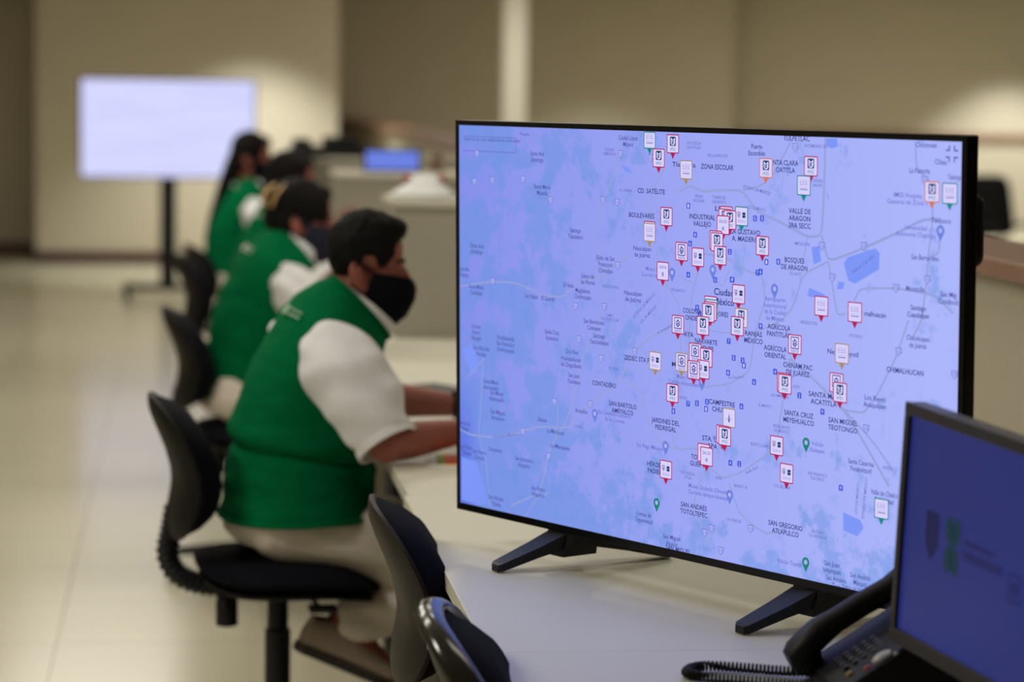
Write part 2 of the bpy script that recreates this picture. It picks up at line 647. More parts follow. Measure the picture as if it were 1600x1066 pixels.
SHIELDS = [(-155, 307), (-200, 228), (-163, 226), (-161, 120), (-196, 48), (-273, 43), (-204, -41), (-264, -13), (-233, -122), (-116, -21), (-331, -128), (-420, -190), (-348, -226), (263, 329), (324, 180), (413, 185), (347, 133), (481, 126), (544, 143), (536, 288), (423, -91), (488, 32), (600, 8), (170, -280), (61, -302), (78, -293), (100, -326), (-78, 302), (-507, 70), (-419, 255), (-342, 222), (-561, 246), (-508, 250), (-553, 296)]
POIS = [('blue', -23, 113), ('blue', 76, 124), ('blue', 220, 103), ('blue', 52, -59), ('blue', 120, -236), ('blue', -221, -141), ('blue', -37, -175), ('blue', 568, 212), ('green', 294, -131), ('green', 296, -319), ('green', -59, -273)]
ROADS = [(3, [(-155, 334), (-157, 301), (-180, 259), (-200, 228), (-222, 176), (-208, 128), (-196, 107)]), (3, [(-41, 288), (-76, 247), (-81, 199), (-66, 163), (-43, 101), (-5, 67), (-5, 30), (2, -22), (4, -64)]), (4, [(-9, 249), (19, 261), (53, 252), (84, 256), (144, 258), (178, 226), (225, 214), (292, 192), (323, 196), (327, 262), (329, 345)]), (3, [(144, 258), (188, 267), (217, 288), (253, 337)]), (4, [(323, 196), (338, 157), (400, 177), (479, 207), (532, 230), (568, 233)]), (3, [(338, 157), (283, 134), (262, 81), (237, 59), (176, 34)]), (3, [(338, 157), (346, 127), (358, 77), (377, 80)]), (3, [(515, 343), (519, 305), (548, 285), (553, 234), (546, 187), (542, 140), (533, 82), (514, 52)]), (3, [(394, 101), (407, 121), (480, 126), (557, 122), (596, 97)]), (3, [(568, 230), (566, 183), (546, 177)]), (3, [(-196, 107), (-129, 138)]), (3, [(-604, 55), (-509, 70), (-438, 72), (-362, 55), (-308, 56), (-265, 86), (-205, 99), (-196, 107)]), (3, [(-196, 107), (-196, 48), (-221, 2), (-256, -45), (-268, -90), (-299, -160), (-344, -210), (-371, -293), (-454, -327)]), (3, [(-116, -27), (-140, -51), (-162, -80), (-221, -113), (-264, -140), (-291, -170), (-380, -177), (-454, -200), (-510, -211), (-577, -214), (-610, -206)]), (3, [(-116, -21), (-72, 9), (-11, 32)]), (3, [(-140, -51), (-129, -77), (-96, -86), (-90, -127), (-71, -144)]), (3, [(-71, -144), (-54, -166), (-6, -174), (41, -165), (66, -192), (103, -208), (148, -192), (207, -156), (229, -133), (238, -81), (256, 1)]), (3, [(66, -199), (41, -228), (34, -261), (58, -300), (73, -329)]), (3, [(118, -213), (142, -257), (172, -273), (209, -284), (252, -267)]), (3, [(199, 87), (192, 127), (160, 130), (100, 151), (38, 153)]), (3, [(199, 87), (176, 34), (165, -28), (117, -53), (56, -64)]), (3, [(42, 127), (23, 74), (21, 1), (-23, -109), (-19, -162), (-3, -173)]), (4, [(256, 1), (306, -25), (348, -50), (374, -67), (418, -111), (472, -173)]), (3, [(374, -67), (417, -68), (443, -40), (482, 21), (507, 80)]), (3, [(376, -67), (438, -109), (485, -152)]), (2, [(-532, -70), (-586, -109)]), (2, [(-538, -70), (-544, -164), (-552, -211), (-529, -255), (-518, -335)]), (2, [(292, 192), (276, 122)]), (2, [(69, 124), (100, 100), (115, 132)]), (2, [(-8, 114), (31, 101)]), (2, [(-326, -118), (-322, -163), (-330, -186)]), (2, [(-308, -50), (-330, -119)]), (2, [(-417, -345), (-384, -306), (-344, -289)]), (2, [(55, 30), (101, 28), (176, 34)]), (2, [(-171, 84), (-171, 28), (-204, -40), (-213, -85)])]
WATER = [[(371, 156), (379, 166), (437, 183), (446, 176), (445, 152), (395, 127), (381, 131)], [(329, 344), (353, 345), (356, 333), (343, 329), (329, 333)], [(301, 177), (319, 180), (322, 156), (306, 151)], [(331, 266), (338, 253), (336, 251)], [(360, 128), (373, 128), (371, 117), (357, 116)], [(-601, -58), (-564, -50), (-551, -83), (-571, -108), (-580, -91)], [(-603, -258), (-558, -261), (-537, -303), (-520, -330), (-549, -339), (-603, -337)], [(376, -225), (413, -232), (420, -243), (407, -258), (377, -253)], [(-155, 289), (-135, 285), (-122, 275), (-142, 278)], [(297, 114), (332, 106), (330, 98), (293, 101)]]

# ------------------------------------------------------------------ the room
def tile_floor():
    m = mat('cream_floor_tile', lin(212, 206, 182), 0.2, var=0.05, scale=1.4, spec=0.6)
    nt = m.node_tree
    b = nt.nodes['Principled BSDF']
    src = b.inputs['Base Color'].links[0].from_socket
    tc = nt.nodes.new('ShaderNodeTexCoord')
    sp = nt.nodes.new('ShaderNodeSeparateXYZ')
    nt.links.new(tc.outputs['Object'], sp.inputs[0])

    def math_(op, a, v):
        n = nt.nodes.new('ShaderNodeMath')
        n.operation = op
        nt.links.new(a, n.inputs[0])
        n.inputs[1].default_value = v
        return n.outputs[0]
    masks = []
    for ax, off in (('X', 0.36 + 6.0), ('Y', 6.0 - 7.45 + 6.0)):
        f = math_('FRACT', math_('DIVIDE', math_('ADD', sp.outputs[ax], off), 0.6), 0)
        masks.append(math_('LESS_THAN', f, 0.0075))
    mxn = nt.nodes.new('ShaderNodeMath')
    mxn.operation = 'MAXIMUM'
    nt.links.new(masks[0], mxn.inputs[0])
    nt.links.new(masks[1], mxn.inputs[1])
    mx = nt.nodes.new('ShaderNodeMix')
    mx.data_type = 'RGBA'
    nt.links.new(mxn.outputs[0], mx.inputs[0])
    nt.links.new(src, mx.inputs[6])
    mx.inputs[7].default_value = lin(140, 132, 112)
    nt.links.new(mx.outputs[2], b.inputs['Base Color'])
    return m


def slab(name, a, b, m, kind='structure', bev=0.0):
    bm = BM()
    box(bm, a, b, bev)
    o = build(name, bm, m)
    return tag(o, kind=kind)


slab('floor', (-6, -5, -0.1), (14, 31, 0), tile_floor())
slab('ceiling', (-6, -5, CEIL), (14, 31, CEIL + 0.1), M_ceil)
slab('wall_back', (-1.30, 23.55, 0), (1.36, 31.0, CEIL), M_wall)
slab('wall_back_left', (-6, 24.85, 0), (-1.30, 25.05, CEIL), M_wall)
slab('wall_back_middle', (1.36, 29.5, 0), (6.2, 29.7, CEIL), M_wall)
slab('wall_back_right', (6.2, 30.0, 0), (14, 30.2, CEIL), M_wall)
slab('wall_left', (-6.2, -5, 0), (-6, 25, CEIL), M_wall)
slab('wall_right', (14, -5, 0), (14.2, 30.2, CEIL), M_wall)
slab('wall_front', (-6, -5.2, 0), (14, -5, CEIL), M_wall)
slab('baseboard_back', (-1.32, 23.525, 0.0), (1.37, 23.55, 0.10), M_base)
slab('baseboard_back_left', (-6, 24.825, 0.0), (-1.32, 24.85, 0.10), M_base)
slab('baseboard_return', (-1.325, 23.55, 0.0), (-1.30, 24.825, 0.10), M_base)
slab('trim_1', (6.2, 29.965, 1.06), (14, 30.0, 1.15), M_wood, bev=0.008)
M_pillar = mat('pale_pillar_paint', lin(226, 222, 208), 0.8, var=0.02, scale=3)
slab('wall_pillar', (3.02, 25.0, 0), (3.24, 25.3, CEIL), M_pillar)

# ------------------------------------------------------------------ the long counter behind the desks
t = thing('reception_counter', 'long beige counter wall with a brown wooden cap running behind the desks', 'counter', (1.78, 3.0, 0))
bm = BM()
box(bm, (0.02, 0, 0), (0.16, 26.2, 1.20), 0.0)
build('panel', bm, M_part, t)
bm = BM()
box(bm, (-0.04, -0.02, 1.20), (0.22, 26.22, 1.243), 0.006)
build('wooden_cap', bm, M_wood, t)
bm = BM()
box(bm, (-0.36, 26.22, 1.20), (0.22, 26.42, 1.243), 0.006)
build('wooden_cap', bm, M_wood, t)
bm = BM()
box(bm, (-0.34, 26.26, 0), (0.16, 26.38, 1.20), 0.0)
build('panel', bm, M_part, t)

# ------------------------------------------------------------------ desks
DESK = 0.76
DESKS = [
    (2.32, 3.7935, 0.438, 'white desk nearest the camera holding the small monitor and the telephone'),
    (3.794, 5.2955, 0.447, 'white desk carrying the big map television'),
    (5.296, 6.80, 0.456, 'white desk the masked man with short hair works at'),
    (6.804, 8.30, 0.456, 'white desk with a black keyboard just past the masked man'),
    (8.304, 9.80, 0.456, 'white desk carrying the cabinet with the white bag on top'),
    (9.804, 11.30, 0.456, 'white desk behind the nearest grey cabinet'),
    (11.304, 12.80, 0.456, 'white desk carrying the cabinet with the small blue screen'),
    (12.804, 14.60, 0.456, 'white desk at the far end of the row carrying the farthest grey cabinet'),
]
for (y0, y1, x0, lab) in DESKS:
    t = thing('desk', lab, 'desk', (x0, (y0 + y1) / 2, 0), 0, 'white desks in one long row')
    d = (y1 - y0) / 2
    bm = BM()
    box(bm, (0, -d, DESK - 0.028), (1.75 - x0, d, DESK), 0.001)
    build('desktop', bm, M_desk, t)
    bm = BM()
    box(bm, (0.03, -d + 0.04, DESK - 0.085), (0.06, d - 0.04, DESK - 0.0285))
    box(bm, (0.06, -d + 0.04, DESK - 0.085), (1.2, -d + 0.07, DESK - 0.0285))
    box(bm, (0.06, d - 0.07, DESK - 0.085), (1.2, d - 0.04, DESK - 0.0285))
    build('frame', bm, M_apron if y0 < 5 else M_darkframe, t)
    bm = BM()
    box(bm, (1.20, -d + 0.02, 0.12), (1.22, d - 0.02, DESK - 0.029))
    build('modesty_panel', bm, M_black, t)
    for sy in (-1, 1):
        for fx in (0.10, 1.15):
            bm = BM()
            box(bm, (fx - 0.025, sy * (d - 0.08) - 0.025, 0), (fx + 0.025, sy * (d - 0.08) + 0.025, DESK - 0.086), 0.004)
            build('leg', bm, M_black, t)

# grey cabinets standing on the desks
CABS = [(8.68, 0.695, 'nearest grey cabinet on the desks, with the white bag on top'),
        (11.40, 0.66, 'middle grey cabinet on the desks, with the small blue screen on top'),
        (13.90, 0.60, 'farthest grey cabinet on the desks, with the black printer on top')]
for (y, x0, lab) in CABS:
    t = thing('cabinet', lab, 'cabinet', (x0, y, DESK), 0, 'grey cabinets standing on the desks')
    bm = BM()
    box(bm, (0, 0, 0), (1.72 - x0, 0.42, 0.437), 0.004)
    build('body', bm, M_cab, t)
    bm = BM()
    box(bm, (-0.012, -0.012, 0.437), (1.73 - x0, 0.43, 0.46), 0.004)
    build('top', bm, M_cabtop, t)

# ------------------------------------------------------------------ the big television
TVC = Vector((0.80612, 4.19713, 1.17904))
t = thing('television', 'big black flat television showing a city map full of small pins', 'television', (TVC.x, TVC.y, DESK), radians(-59.409))
TILT = Matrix.Translation((0, 0, TVC.z - DESK)) @ Matrix.Rotation(radians(1.19), 4, 'X')


def on_tv(u, v, d=0.0):
    return TILT @ Vector((u / 1000.0, d, v / 1000.0))


bm = BM()
box(bm, (-0.6175, 0.0, -0.355), (0.6175, 0.024, 0.355), 0.003, TILT)
# dark rim standing proud of the glass
for (a, b) in (((-0.6175, -0.0015, 0.346), (0.6175, 0.001, 0.355)), ((-0.6175, -0.0015, -0.355), (0.6175, 0.001, -0.342)),
               ((-0.6175, -0.0015, -0.342), (-0.607, 0.001, 0.346)), ((0.607, -0.0015, -0.342), (0.6175, 0.001, 0.346))):
    box(bm, a, b, 0.0004, TILT, 0, 1)
tvb = build('bezel', bm, M_bezel, t)
bm = BM()
box(bm, (-0.54, 0.024, -0.33), (0.54, 0.058, 0.12), 0.012, TILT)
build('rear_housing', bm, M_black, t)
bm = BM()
box(bm, (0.52, 0.024, 0.16), (0.605, 0.062, 0.27), 0.018, TILT, 0, 4)
build('rear_cover', bm, M_black, t)
for (u0, u1) in ((-0.345, -0.30), (0.276, 0.316)):
    L = BM()
    uc = (u0 + u1) / 2
    # two splayed blades and an upright bracket
    for (u, n) in ((u0, -0.113), (u1 + 0.01, 0.235)):
        a = Vector((uc, 0.035, 0.058))
        b = Vector((u, n, 0.008))
        dirv = (b - a).normalized()
        side = Vector((0, 0, 1)).cross(dirv).normalized()
        rs = []
        for q, w, h in ((0.0, 0.030, 0.015), (0.5, 0.024, 0.009), (0.96, 0.017, 0.007), (1.0, 0.011, 0.006)):
            c = a.lerp(b, q)
            rs.append([c + side * w + Vector((0, 0, h)), c + side * w - Vector((0, 0, h)), c - side * w - Vector((0, 0, h)), c - side * w + Vector((0, 0, h))])
        rings(L, rs)
    rs = []
    for z, w, n0, n1 in ((0.115, 0.036, 0.012, 0.045), (0.075, 0.030, 0.012, 0.055), (0.035, 0.026, 0.0, 0.075), (0.022, 0.024, 0.0, 0.075)):
        rs.append([Vector((uc - w, n0, z)), Vector((uc + w, n0, z)), Vector((uc + w, n1, z)), Vector((uc - w, n1, z))])
    rings(L, rs)
    lg = build('stand_leg', L, M_black, t)
    for s in (-1, 1):
        S = BM()
        ellipsoid(S, (uc + s * 0.017, 0.0115, 0.098), (0.003, 0.0015, 0.003), None, 8, 6)
        build('screw', S, M_silver, lg)


def map_material():
    m = bpy.data.materials.new('lit_map_ground')
    m.use_nodes = True
    nt = m.node_tree
    b = nt.nodes['Principled BSDF']
    b.inputs['Base Color'].default_value = (0.01, 0.01, 0.012, 1)
    b.inputs['Roughness'].default_value = 0.4
    b.inputs['Specular IOR Level'].default_value = 0.2
    tc = nt.nodes.new('ShaderNodeTexCoord')
    sp = nt.nodes.new('ShaderNodeSeparateXYZ')
    nt.links.new(tc.outputs['Object'], sp.inputs[0])

    def noise_(scale, det, rough=0.55, off=0.0):
        n = nt.nodes.new('ShaderNodeTexNoise')
        n.inputs['Scale'].default_value = scale
        n.inputs['Detail'].default_value = det
        n.inputs['Roughness'].default_value = rough
        mp = nt.nodes.new('ShaderNodeMapping')
        mp.inputs['Location'].default_value = (off, off, off)
        nt.links.new(tc.outputs['Object'], mp.inputs[0])
        nt.links.new(mp.outputs[0], n.inputs['Vector'])
        return n.outputs['Fac']

    def mr(a, f0, f1, t0, t1, smooth=True):
        n = nt.nodes.new('ShaderNodeMapRange')
        n.interpolation_type = 'SMOOTHSTEP' if smooth else 'LINEAR'
        nt.links.new(a, n.inputs[0])
        for i, v in enumerate((f0, f1, t0, t1)):
            n.inputs[i + 1].default_value = v
        return n.outputs[0]

    def op(o_, a, b_):
        n = nt.nodes.new('ShaderNodeMath')
        n.operation = o_
        for i, v in enumerate((a, b_)):
            if isinstance(v, (int, float)):
                n.inputs[i].default_value = v
            else:
                nt.links.new(v, n.inputs[i])
        return n.outputs[0]

    def mix(f, a, b_):
        n = nt.nodes.new('ShaderNodeMix')
        n.data_type = 'RGBA'
        nt.links.new(f, n.inputs[0])
        for i, v in ((6, a), (7, b_)):
            if isinstance(v, tuple):
                n.inputs[i].default_value = v
            else:
                nt.links.new(v, n.inputs[i])
        return n.outputs[2]
    X, Z = sp.outputs['X'], sp.outputs['Z']
    west = mr(X, -0.60, 0.10, 1, 0)
    south = mr(Z, 0.30, 0.02, 0, 1)      # object z: the middle of the panel is at 0.42
    bias = op('ADD', op('MULTIPLY', west, 0.16), op('MULTIPLY', south, 0.13))
    n1 = op('ADD', noise_(10.0, 10, 0.66), bias)
    park = mr(n1, 0.575, 0.66, 0, 1)
    n2 = noise_(26.0, 5, 0.6, 7.0)
    speck = op('MULTIPLY', mr(n2, 0.52, 0.64, 0, 1), mr(n1, 0.50, 0.62, 0, 0.6))
    base = mix(mr(X, -0.6, 0.55, 0, 1, False), SCREEN_W, SCREEN_E)  # viewing-angle dimming of the panel put into the map colour, west to east
    c = mix(op('MULTIPLY', park, 0.5), base, SCREEN_PARK)
    c = mix(op('MULTIPLY', speck, 0.55), c, SCREEN_PARK)
    lake = op('MULTIPLY', mr(X, -0.535, -0.60, 0, 1), mr(Z, 0.34, 0.18, 0, 1))
    c = mix(op('MULTIPLY', lake, 0.5), c, SCREEN_LAKE)
    nt.links.new(c, b.inputs['Emission Color'])
    b.inputs['Emission Strength'].default_value = 1.0
    return m


SCREEN_W, SCREEN_E = lin(132, 142, 234), lin(171, 181, 250)
SCREEN_PARK, SCREEN_LAKE = lin(100, 146, 222), lin(62, 88, 228)
bm = BM()
flatpoly(bm, [on_tv(-607, -342, -0.0006), on_tv(607, -342, -0.0006), on_tv(607, 346, -0.0006), on_tv(-607, 346, -0.0006)])
scr = build('screen', bm, map_material(), t, fix=False)

MAPM = [emit('map_dark_ink', lin(50, 54, 126)), emit('map_grey_ink', lin(74, 80, 160)), emit('map_faint_ink', lin(100, 104, 190)),
        emit('map_purple_ink', lin(104, 108, 205)), emit('map_road', lin(148, 160, 218)), emit('map_water', lin(124, 149, 246)),
        emit('map_station', lin(58, 84, 215)), emit('map_white', lin(214, 208, 255)), emit('map_red', lin(176, 24, 84)),
        emit('map_gold', lin(166, 138, 104)), emit('map_orange', lin(206, 120, 96)), emit('map_green', lin(16, 132, 134)),
        emit('map_emblem', lin(14, 58, 104)), emit('map_indigo', lin(52, 48, 140)), emit('map_pin_blue', lin(108, 128, 220)),
        emit('map_pin_green', lin(20, 128, 116)), emit('map_pale_grey', lin(150, 146, 196)), emit('map_shield_fill', lin(170, 178, 246))]
(DARK, GREY, FAINT, PURP, ROAD, WATR, STAT, WHIT, RED, GOLD, ORAN, GREE, EMBL, INDI, PBLU, PGRE, PALE, AQUA) = range(18)


def poly_tv(bm, pts, mi, lay):
    # counter-clockwise seen from the front
    flatpoly(bm, [on_tv(u, v, -0.0006 - 0.00012 * lay) for (u, v) in pts], mi)


def ribbon(bm, pts, w, mi, lay):
    # smooth the corners, then lay a strip of quads
    P = [Vector((a, b)) for a, b in pts]
    for _ in range(2):
        Q = [P[0]]
        for a, b in zip(P, P[1:]):
            Q += [a.lerp(b, 0.15), a.lerp(b, 0.85)]
        P = Q + [P[-1]]
    L = []
    for i, p in enumerate(P):
        d = (P[min(i + 1, len(P) - 1)] - P[max(i - 1, 0)])
        if d.length < 1e-6:
            continue
        d.normalize()
        n = Vector((-d.y, d.x)) * (w / 2)
        L.append((p + n, p - n))
    for (a, b), (c, d) in zip(L, L[1:]):
        poly_tv(bm, [b, d, c, a], mi, lay)


def rrect(u, v, hw, hh, r=2.0, n=3):
    out = []
    for cx, cy, a0 in ((hw - r, hh - r, 0), (-hw + r, hh - r, 90), (-hw + r, -hh + r, 180), (hw - r, -hh + r, 270)):
        for k in range(n + 1):
            a = radians(a0 + 90 * k / n)
            out.append((u + cx + r * cos(a), v + cy + r * sin(a)))
    return out


def text_tv(bm, s, u, v, width, cap, mi, lay, rot=0.0, heavy=0.0):
    """lines split by '/', the longest one gets the given width"""
    ls = s.split('/')
    ws = [glyphs(l, heavy)[2] for l in ls]
    sx = width / max(ws)
    sy = cap / 0.70
    ca, sa = cos(radians(rot)), sin(radians(rot))
    pitch = cap * 1.4
    for i, l in enumerate(ls):
        oy = ((len(ls) - 1) / 2.0 - i) * pitch - cap / 2
        write(bm, l, lambda x, y: on_tv(u + x * ca - (y + oy) * sa, v + x * sa + (y + oy) * ca, -0.0006 - 0.00012 * lay), sx, sy, mi, heavy)


bm = BM()
for q in WATER:
    poly_tv(bm, q, WATR, 1)
build('map_water', bm, MAPM, scr, fix=False)
bm = BM()
for w, q in ROADS:
    ribbon(bm, q, w * 1.05, ROAD, 2)
build('map_roads', bm, MAPM, scr, fix=False)

bm = BM()
for (u, v) in SHIELDS:
    for hw, hh, mi, lay in ((6.4, 6.0, FAINT, 3), (5.3, 5.0, AQUA, 4)):
        poly_tv(bm, [(u - hw, v + hh), (u - hw, v - hh * .2), (u, v - hh * 1.2), (u + hw, v - hh * .2), (u + hw, v + hh)], mi, lay)
    text_tv(bm, '15', u, v + 0.5, 7, 5, FAINT, 5)
for i, (u, v) in enumerate(STATIONS):
    poly_tv(bm, rrect(u, v, 4.4, 4.6, 1.0, 2), STAT, 3)
    text_tv(bm, str(1 + (i * 7) % 9), u, v, 3.6, 6, WHIT, 4)
for (c, u, v) in POIS:
    mi = PBLU if c == 'blue' else PGRE
    n = 16
    pts = [(u + 8 * cos(radians(-30 + 240 * k / n)), v + 4 + 8 * sin(radians(-30 + 240 * k / n))) for k in range(n + 1)] + [(u, v - 12)]
    poly_tv(bm, pts, mi, 3)
    poly_tv(bm, rrect(u, v + 4, 3.6, 3.6, 3.0, 3), AQUA, 4)
# search field and the full-screen corner marks
for (a, b) in (((-594, 300), (-440, 301.2)), ((-594, 326), (-440, 327.2)), ((-440, 300), (-438.8, 327))):
    poly_tv(bm, [(a[0], a[1]), (b[0], a[1]), (b[0], b[1]), (a[0], b[1])], FAINT, 3)
for sx in (-1, 1):
    for sy in (-1, 1):
        u, v = 588 + sx * 5, 328 + sy * 5
        poly_tv(bm, rrect(u + sx * 3.2, v, 4.0, 1.1, 0.3, 1), GREY, 3)
        poly_tv(bm, rrect(u, v + sy * 3.2, 1.1, 4.0, 0.3, 1), GREY, 4)
build('map_symbols', bm, MAPM, scr, fix=False)

CAP = {'D': (8.0, DARK), 'B': (11.0, DARK), 'M': (7.6, GREY), 'P': (7.2, PURP), 'S': (5.0, FAINT), 'F': (5.5, GREY)}
bm = BM()
for (k, s, u, v, w, a) in LABELS:
    cap, mi = CAP[k]
    if k == 'M' and u > -60 and v > -330 and not s.startswith(('Texcoco', 'Santa C', 'San ', 'Chi', 'Los', 'Mont', 'La P', 'Tul', 'Volc', 'Valle')):
        mi = DARK
    if k == 'P' and 'Volc' in s:
        mi = PURP
    text_tv(bm, s, u, v, w, cap, mi, 6, a, 0.013 if k in 'DB' else 0.010 if k == 'M' else 0.004)
build('map_labels', bm, MAPM, scr, fix=False)

BORD = {'red': RED, 'gold': GOLD, 'orange': ORAN, 'green': GREE}
bm = BM()
for i, (k, c, u, v) in enumerate(PINS):
    lay = 8 + i * 0.35
    mi = BORD[c]
    top = min(v + 15.5, 345.5)
    bot = v - 15.5
    vc, hh = (top + bot) / 2, (top - bot) / 2
    if k != 'eagle':
        poly_tv(bm, [(u - 6, bot + 0.5), (u, bot - 9.5), (u + 6, bot + 0.5)], mi, lay)
    bw = 15.0
    poly_tv(bm, rrect(u, vc, bw, hh, 2.2), mi, lay)
    poly_tv(bm, rrect(u, vc, bw - 1.7, hh - 1.7, 1.4), WHIT, lay + 0.12)
    y = lay + 0.2
    if k == 'imss':
        poly_tv(bm, rrect(u, v + 4.2, 7.2, 7.6, 2.0), EMBL, y)
        poly_tv(bm, [(u - 5.2, v + 9.6), (u - 3.4, v + 9.6), (u, v + 6.2), (u + 3.4, v + 9.6), (u + 5.2, v + 9.6), (u + 5.4, v + 1.5), (u + 3.0, v - 2.2), (u - 3.0, v - 2.2), (u - 5.4, v + 1.5)], WHIT, y + 0.04)
        ribbon(bm, [(u + 2.6, v + 5.5), (u - 1.6, v + 4.2), (u + 1.8, v + 1.6), (u - 2.4, v + 0.0)], 1.7, EMBL, y + 0.08)
        ribbon(bm, [(u - 4.0, v + 6.5), (u - 3.4, v + 2.0), (u - 1.0, v - 1.2)], 0.9, EMBL, y + 0.08)
        text_tv(bm, 'IMSS', u, v - 8.6, 13.5, 5.2, GREE, y)
    elif k == 'issste':
        for hw, m_, l_ in ((9.0, INDI, 0), (7.6, WHIT, 0.04)):
            poly_tv(bm, rrect(u, v + 2.5, hw, hw * 1.05, 0.6, 1), m_, y + l_)
        ribbon(bm, [(u - 4.6, v + 1.2), (u, v - 3.8), (u + 4.6, v + 1.2)], 2.0, INDI, y + 0.08)
        ribbon(bm, [(u - 4.6, v + 5.6), (u - 2.0, v + 1.8), (u, v + 0.6), (u + 2.0, v + 1.8), (u + 4.6, v + 5.6)], 1.8, INDI, y + 0.08)
        poly_tv(bm, rrect(u, v + 6.4, 2.0, 1.7, 0.8, 2), INDI, y + 0.08)
        text_tv(bm, 'ISSSTE', u, v - 10.6, 17, 4.6, INDI, y)
    elif k == 'sedesa':
        poly_tv(bm, [(u - 9.5, v + 7), (u - 9.5, v + 0.5), (u - 6, v - 3.4), (u - 2.5, v + 0.5), (u - 2.5, v + 7)], PALE, y)
        ribbon(bm, [(u - 8.0, v + 4), (u - 4.0, v + 4)], 1.2, WHIT, y + 0.05)
        for a_ in (45, 135, 225, 315):
            cx, cy = u + 5.6 + 2.3 * cos(radians(a_)), v + 2 + 3.2 * sin(radians(a_))
            poly_tv(bm, rrect(cx, cy, 2.0, 2.1, 0.9, 2), EMBL if c != 'x' else EMBL, y)
        text_tv(bm, 'SEDESA', u, v - 7.8, 19, 4.4, PALE, y)
    elif k == 'sedena':
        text_tv(bm, 'SEDENA', u, v + 6.6, 18, 4.6, GREY, y)
        poly_tv(bm, rrect(u, v - 5, 2.6, 3.4, 1.2, 2), PALE, y)
    elif k == 'salud':
        text_tv(bm, 'SALUD', u, v + 6.0, 19, 5.4, GREY, y)
        poly_tv(bm, rrect(u, v - 5.5, 2.4, 3.0, 1.2, 2), PALE, y)
    elif k == 'script':
        for du in (-6.5, 0, 6.0):
            ribbon(bm, [(u + du - 3, v + 5.0), (u + du + 1.2, v + 6.2), (u + du - 1.8, v + 1.2), (u + du + 3.0, v + 1.6)], 1.0, PALE, y)
        ribbon(bm, [(u - 9.5, v + 8.2), (u + 9.5, v + 8.2)], 0.5, PALE, y)
        ribbon(bm, [(u - 9.5, v - 2.6), (u + 9.5, v - 2.6)], 0.5, PALE, y)
        ribbon(bm, [(u - 8.0, v - 6.0), (u + 8.5, v - 6.0)], 2.2, PALE, y)
    elif k == 'eagle':
        poly_tv(bm, [(u - 1.6, v - 7), (u + 1.6, v - 7), (u + 1.2, v + 1), (u, v + 7.5), (u - 1.2, v + 1)], INDI, y)
        ribbon(bm, [(u - 7, v - 1), (u, v - 4), (u + 7, v - 1)], 1.0, PALE, y)
        text_tv(bm, 'MX', u, v - 10.5, 8, 3.0, PALE, y) if False else None
build('map_pins', bm, MAPM, scr, fix=False)

# ------------------------------------------------------------------ small monitor at the right
MON = Vector((0.9724, 3.44, 1.1773))
t = thing('monitor', 'small desktop monitor with a dark blue screen standing in front of the big television', 'monitor',
          (MON.x, MON.y, DESK), radians(-82.05))
MT = Matrix.Translation((0, 0, MON.z - DESK)) @ Matrix.Rotation(radians(-2.03), 4, 'X') @ Matrix.Rotation(radians(1.19), 4, 'Y')
M_monf = mat('monitor_frame_plastic', lin(50, 46, 46), 0.4)
bm = BM()
box(bm, (0, 0.004, -0.33), (0.52, 0.03, 0), 0.004, MT)
for (a, b) in (((0, -0.002, -0.017), (0.52, 0.006, 0)), ((0, -0.002, -0.33), (0.52, 0.006, -0.309)),
               ((0, -0.002, -0.309), (0.0155, 0.006, -0.017)), ((0.5045, -0.002, -0.309), (0.52, 0.006, -0.017))):
    box(bm, a, b, 0.0015, MT)
build('frame', bm, M_monf, t)
bm = BM()
box(bm, (0.08, 0.03, -0.27), (0.44, 0.062, -0.05), 0.015, MT)
build('rear_housing', bm, M_black, t)
bm = BM()
box(bm, (0.22, 0.05, 0.006), (0.30, 0.09, 0.27), 0.006)
build('stand_neck', bm, M_black, t)
bm = BM()
prism(bm, rrect(0.26, 0.08, 0.12, 0.10, 0.04, 6), 0.0, 0.012)
build('stand_base', bm, M_black, t)


def mon_screen():
    m = emit('monitor_blue_screen', lin(40, 54, 132), 1.0, 0.3)
    nt = m.node_tree
    b = nt.nodes['Principled BSDF']
    tc = nt.nodes.new('ShaderNodeTexCoord')
    n = nt.nodes.new('ShaderNodeTexNoise')
    n.inputs['Scale'].default_value = 3.0
    nt.links.new(tc.outputs['Object'], n.inputs['Vector'])
    mx = nt.nodes.new('ShaderNodeMix')
    mx.data_type = 'RGBA'
    mx.inputs[6].default_value = lin(26, 40, 112)
    mx.inputs[7].default_value = lin(36, 40, 98)
    nt.links.new(n.outputs['Fac'], mx.inputs[0])
    nt.links.new(mx.outputs[2], b.inputs['Emission Color'])
    return m


def on_mon(u, v, d=0.0):
    return MT @ Vector((u, d, v))


bm = BM()
flatpoly(bm, [on_mon(0.0155, -0.309, 0.0035), on_mon(0.5045, -0.309, 0.0035), on_mon(0.5045, -0.017, 0.0035), on_mon(0.0155, -0.017, 0.0035)])
ms = build('screen', bm, mon_screen(), t, fix=False)
MM = [emit('emblem_dark', lin(17, 19, 66)), emit('emblem_green', lin(10, 44, 58)), emit('emblem_line', lin(24, 27, 84))]
bm = BM()


def mpoly(pts, mi):
    flatpoly(bm, [on_mon(u, v, 0.0030) for u, v in pts], mi)


def mrect(u, v, hw, hh, mi):
    mpoly([(u - hw, v - hh), (u + hw, v - hh), (u + hw, v + hh), (u - hw, v + hh)], mi)


